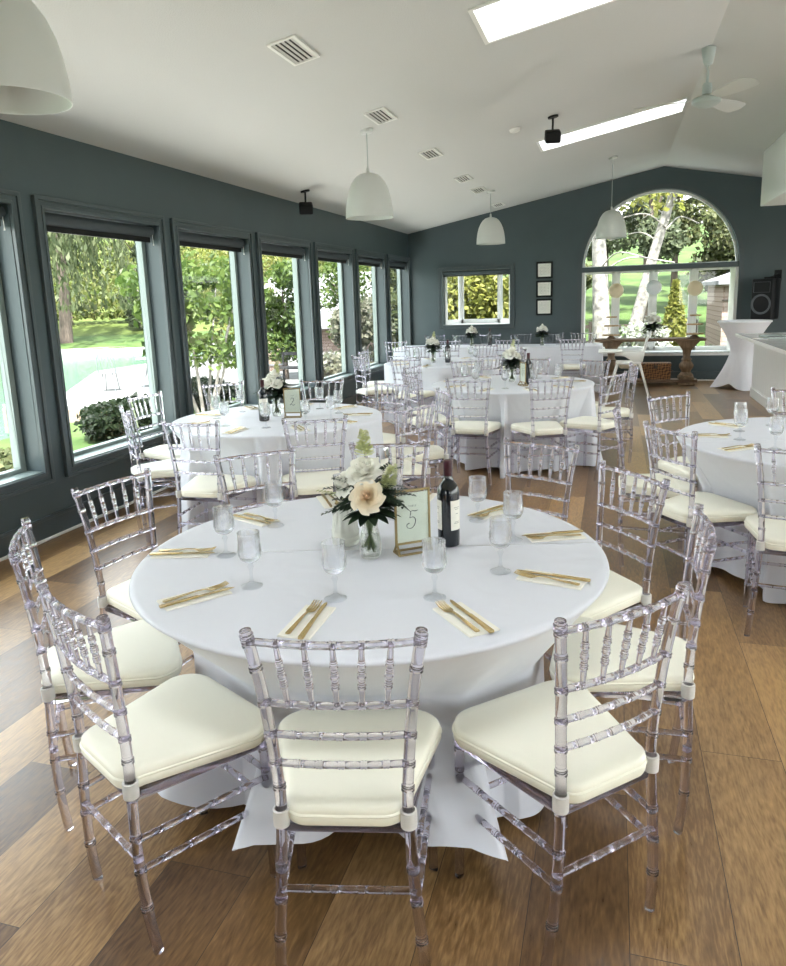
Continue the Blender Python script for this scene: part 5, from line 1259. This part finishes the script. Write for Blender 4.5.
for sx in (-1,1):
    for sy in (-1,1): b=MB(); b.bx(sx*.47-.02,sx*.47+.02,sy*.18-.02,sy*.18+.02,0,.8 if sy>0 else .42); b.build('leg',M['black'],t,smooth=0)
# north side, seen through the far wall
bush('yellow_shrub','yellow-green shrub outside the picture window','shrub',-3.6,18.2,GZ,1.7,1.0,1.55,7000,.10,'lf_yellow',shell=.6,seed=51)
bush('grey_green_shrub','grey-green shrub at the right of the picture window','shrub',-2.1,20.8,GZ,1.2,1.0,1.8,4500,.10,'lf_forest',shell=.5,seed=52)
def birch(x,y,r,lean,lab,seed):
    t=thing('birch_tree',lab,'tree',(x,y,GZ)); b=MB(); P=spline([(0,0,-.1),(lean*.35,0,1.6),(lean*.8,.1,3.6),(lean*1.9,.2,7.5)],8); b.tube(P,[r*(1-.55*i/(len(P)-1)) for i in range(len(P))],14); b.build('trunk',M['birch'],t)
    rnd=random.Random(seed); b=MB()
    for k in range(7):
        z0=rnd.uniform(2.2,4.6); a=rnd.random()*6.28; x0=lean*z0/4; b.tube(spline([(x0,0,z0),(x0+.7*math.cos(a),.5*math.sin(a),z0+.35),(x0+1.7*math.cos(a),1.2*math.sin(a),z0+.2)],5),.018,5)
    b.build('branches',M['birch'],t)
    leaf_mesh('foliage',blob_pts([(lean*1.3+rnd.uniform(-1.6,1.6),rnd.uniform(-1,1),rnd.uniform(4.3,7.5),.8,.8,.6) for _ in range(9)],1500,.2),.13,M['lf_yellow'],t)
birch(-.20,18.3,.24,-.25,'thick pale birch trunk at the left edge of the arched window',1)
birch(.33,21.6,.20,1.05,'leaning pale birch trunk behind the far pendant lamp',2)
wt=[]
for r_,(y0,n_,st,hh) in enumerate(((26.2,8,2.75,7.6),(31.0,9,2.75,10.0),(36.0,9,3.0,13.0))):
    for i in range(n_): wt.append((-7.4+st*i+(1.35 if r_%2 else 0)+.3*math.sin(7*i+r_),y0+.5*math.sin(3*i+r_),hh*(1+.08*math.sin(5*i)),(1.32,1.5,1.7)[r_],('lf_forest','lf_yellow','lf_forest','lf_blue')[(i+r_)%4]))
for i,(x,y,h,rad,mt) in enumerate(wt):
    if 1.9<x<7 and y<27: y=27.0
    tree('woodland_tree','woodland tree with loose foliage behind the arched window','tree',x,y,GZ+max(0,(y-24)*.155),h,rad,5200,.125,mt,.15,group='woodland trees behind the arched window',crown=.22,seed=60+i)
bush('rhododendron_bush','white-flowering bush outside the lower arched window','shrub',.62,17.9,GZ,.78,.6,.72,2600,.095,'lf_white',shell=.5,seed=71)
t=thing('conical_conifer','bright yellow-green cone-shaped conifer outside the arched window','tree',(1.42,19.2,GZ)); n=2600; s=rng.uniform(0,1,n)**.8; a=rng.uniform(0,6.28,n); rr=.52*(1-s)*rng.uniform(.7,1.05,n)
leaf_mesh('foliage',np.stack([rr*np.cos(a),rr*np.sin(a),.1+2.1*s],1),.085,M['lf_yellow'],t,2.2); b=MB(); b.tube([(0,0,0),(0,0,1.6)],[.05,.02],8); b.build('trunk',M['barkdark'],t)
t=thing('garden_shed','brown shingle-sided shed at the right of the arched window','building',(3.9,21.0,GZ)); b=MB(); b.bx(-1.35,2.5,-1.2,2,0,2.15); b.build('walls',M['shingle_brown'],t,smooth=0)
b=MB(); b.prism([(-1.5,2.1),(2.6,2.1),(2.6,2.2),(.6,2.9),(-1.5,2.2)],-1.5,2.3,Matrix(((1,0,0,0),(0,0,1,0),(0,1,0,0),(0,0,0,1)))); b.build('roof',M['shingle_grey'],t,smooth=0)
b=MB()
for z in (.6,1.15,1.7): b.bx(-1.37,2.5,-1.225,-1.2,z,z+.04)
b.build('wall_bands',M['barkdark'],t,smooth=0)
t=thing('garden_fence','low dark rail fence across the lawn behind the arched window','fence',(-1.4,23.2,GZ)); b=MB(); b.bx(-3.7,3.7,-.02,.02,.95,1.05); b.bx(-3.7,3.7,-.02,.02,.5,.58); b.build('rails',M['barkdark'],t,smooth=0)
for k in range(6): b=MB(); b.bx(-3.7+1.48*k-.05,-3.7+1.48*k+.05,-.05,.05,0,1.15); b.build('post',M['barkdark'],t,smooth=0)
bush('low_garden_shrub','grey low shrub outside the right bottom of the arched window','shrub',2.15,18.6,GZ,.5,.4,.38,1200,.07,'lf_cream',shell=.4,seed=73)
t=thing('garden_boulder','grey boulder on the lawn outside the arched window','boulder',(2.0,18.0,GZ)); b=MB(); rnd=random.Random(3); b.lathe([(0,0),(.30,0),(.34,.10),(.28,.24),(.15,.31),(0,.33)],14); b.v=[(x*(1+.12*rnd.random()),y*(.8+.1*rnd.random()),z*(1+.1*rnd.random())) for x,y,z in b.v]; b.build('stone',M['rock'],t)

# ------------------------------------------------------------------ light
w=bpy.data.worlds.new('overcast_sky'); SC.world=w; w.use_nodes=True; nt=w.node_tree; bg=nt.nodes['Background']
tc=nt.nodes.new('ShaderNodeTexCoord'); sp=nt.nodes.new('ShaderNodeSeparateXYZ'); cr=nt.nodes.new('ShaderNodeValToRGB')
nt.links.new(tc.outputs['Generated'],sp.inputs[0]); nt.links.new(sp.outputs[2],cr.inputs[0]); nt.links.new(cr.outputs[0],bg.inputs['Color'])
cr.color_ramp.elements[0].color=(1.0,1.0,.985,1); cr.color_ramp.elements[0].position=.0; cr.color_ramp.elements[1].color=(.80,.90,1.0,1); cr.color_ramp.elements[1].position=.8
bg.inputs['Strength'].default_value=SKY_STRENGTH
sl=bpy.data.lights.new('sun','SUN'); sl.energy=SUN; sl.angle=R(3); sl.color=(1,.98,.95); so=bpy.data.objects.new('sun',sl); COL.objects.link(so); so.rotation_euler=Vector((-.20,.45,-1.0)).to_track_quat('-Z','Y').to_euler()
def portal(name,loc,rot,sx,sy):
    l=bpy.data.lights.new(name,'AREA'); l.shape='RECTANGLE'; l.size=sx; l.size_y=sy; l.cycles.is_portal=True
    o=bpy.data.objects.new(name,l); COL.objects.link(o); o.location=loc; o.rotation_euler=rot
portal('window_portal',(XL-.23,(WY[0][0]+WY[-1][1])/2,1.38),(0,R(-90),0),1.85,WY[-1][1]-WY[0][0])
portal('window_portal',(XR+.22,4.2,1.25),(0,R(90),0),2.3,15.6)
portal('window_portal',(.7,YB-.22,1.6),(R(90),0,0),6.6,1.5)
portal('window_portal',(AX,YF+.72,1.95),(R(-90),0,0),2.7,2.95)
portal('window_portal',((PWX0+PWX1)/2,YF+.55,1.58),(R(-90),0,0),1.4,1.1)
for h in []: portal('skylight_portal',((h[0]+h[1])/2,(h[2]+h[3])/2,cz((h[0]+h[1])/2)+.31),(0,-math.atan(SLP),0),h[1]-h[0],h[3]-h[2])
# ------------------------------------------------------------------ camera
f,p,y,r,cyp=732.97,.197444,.293497,.032060,446.0
def rotm():
    Rz=Matrix.Rotation(y,3,'Z'); Rx=Matrix.Rotation(-p,3,'X'); Ry=Matrix.Rotation(r,3,'Y'); return Rz@Rx@Ry
Rm=rotm(); cam=bpy.data.cameras.new('camera'); co=bpy.data.objects.new('camera',cam); COL.objects.link(co); SC.camera=co
cam.sensor_fit='VERTICAL'; cam.sensor_height=36; cam.sensor_width=36*786/966; cam.lens=f/966*36; cam.shift_y=-(483-cyp)/966; cam.clip_end=600; cam.clip_start=.02
rt,fw,up=Rm.col[0],Rm.col[1],Rm.col[2]
co.matrix_world=Matrix(((rt[0],up[0],-fw[0],0),(rt[1],up[1],-fw[1],0),(rt[2],up[2],-fw[2],1.6),(0,0,0,1)))
# ------------------------------------------------------------------ view
SC.view_settings.view_transform='Standard'; SC.view_settings.look='None'; SC.view_settings.gamma=1; SC.view_settings.use_curve_mapping=False
SC.view_settings.exposure=EXPOSURE
cy_=SC.cycles; cy_.max_bounces=14; cy_.diffuse_bounces=5; cy_.glossy_bounces=5; cy_.transmission_bounces=12; cy_.transparent_max_bounces=24; cy_.sample_clamp_indirect=8; cy_.use_denoising=True; cy_.caustics_reflective=False
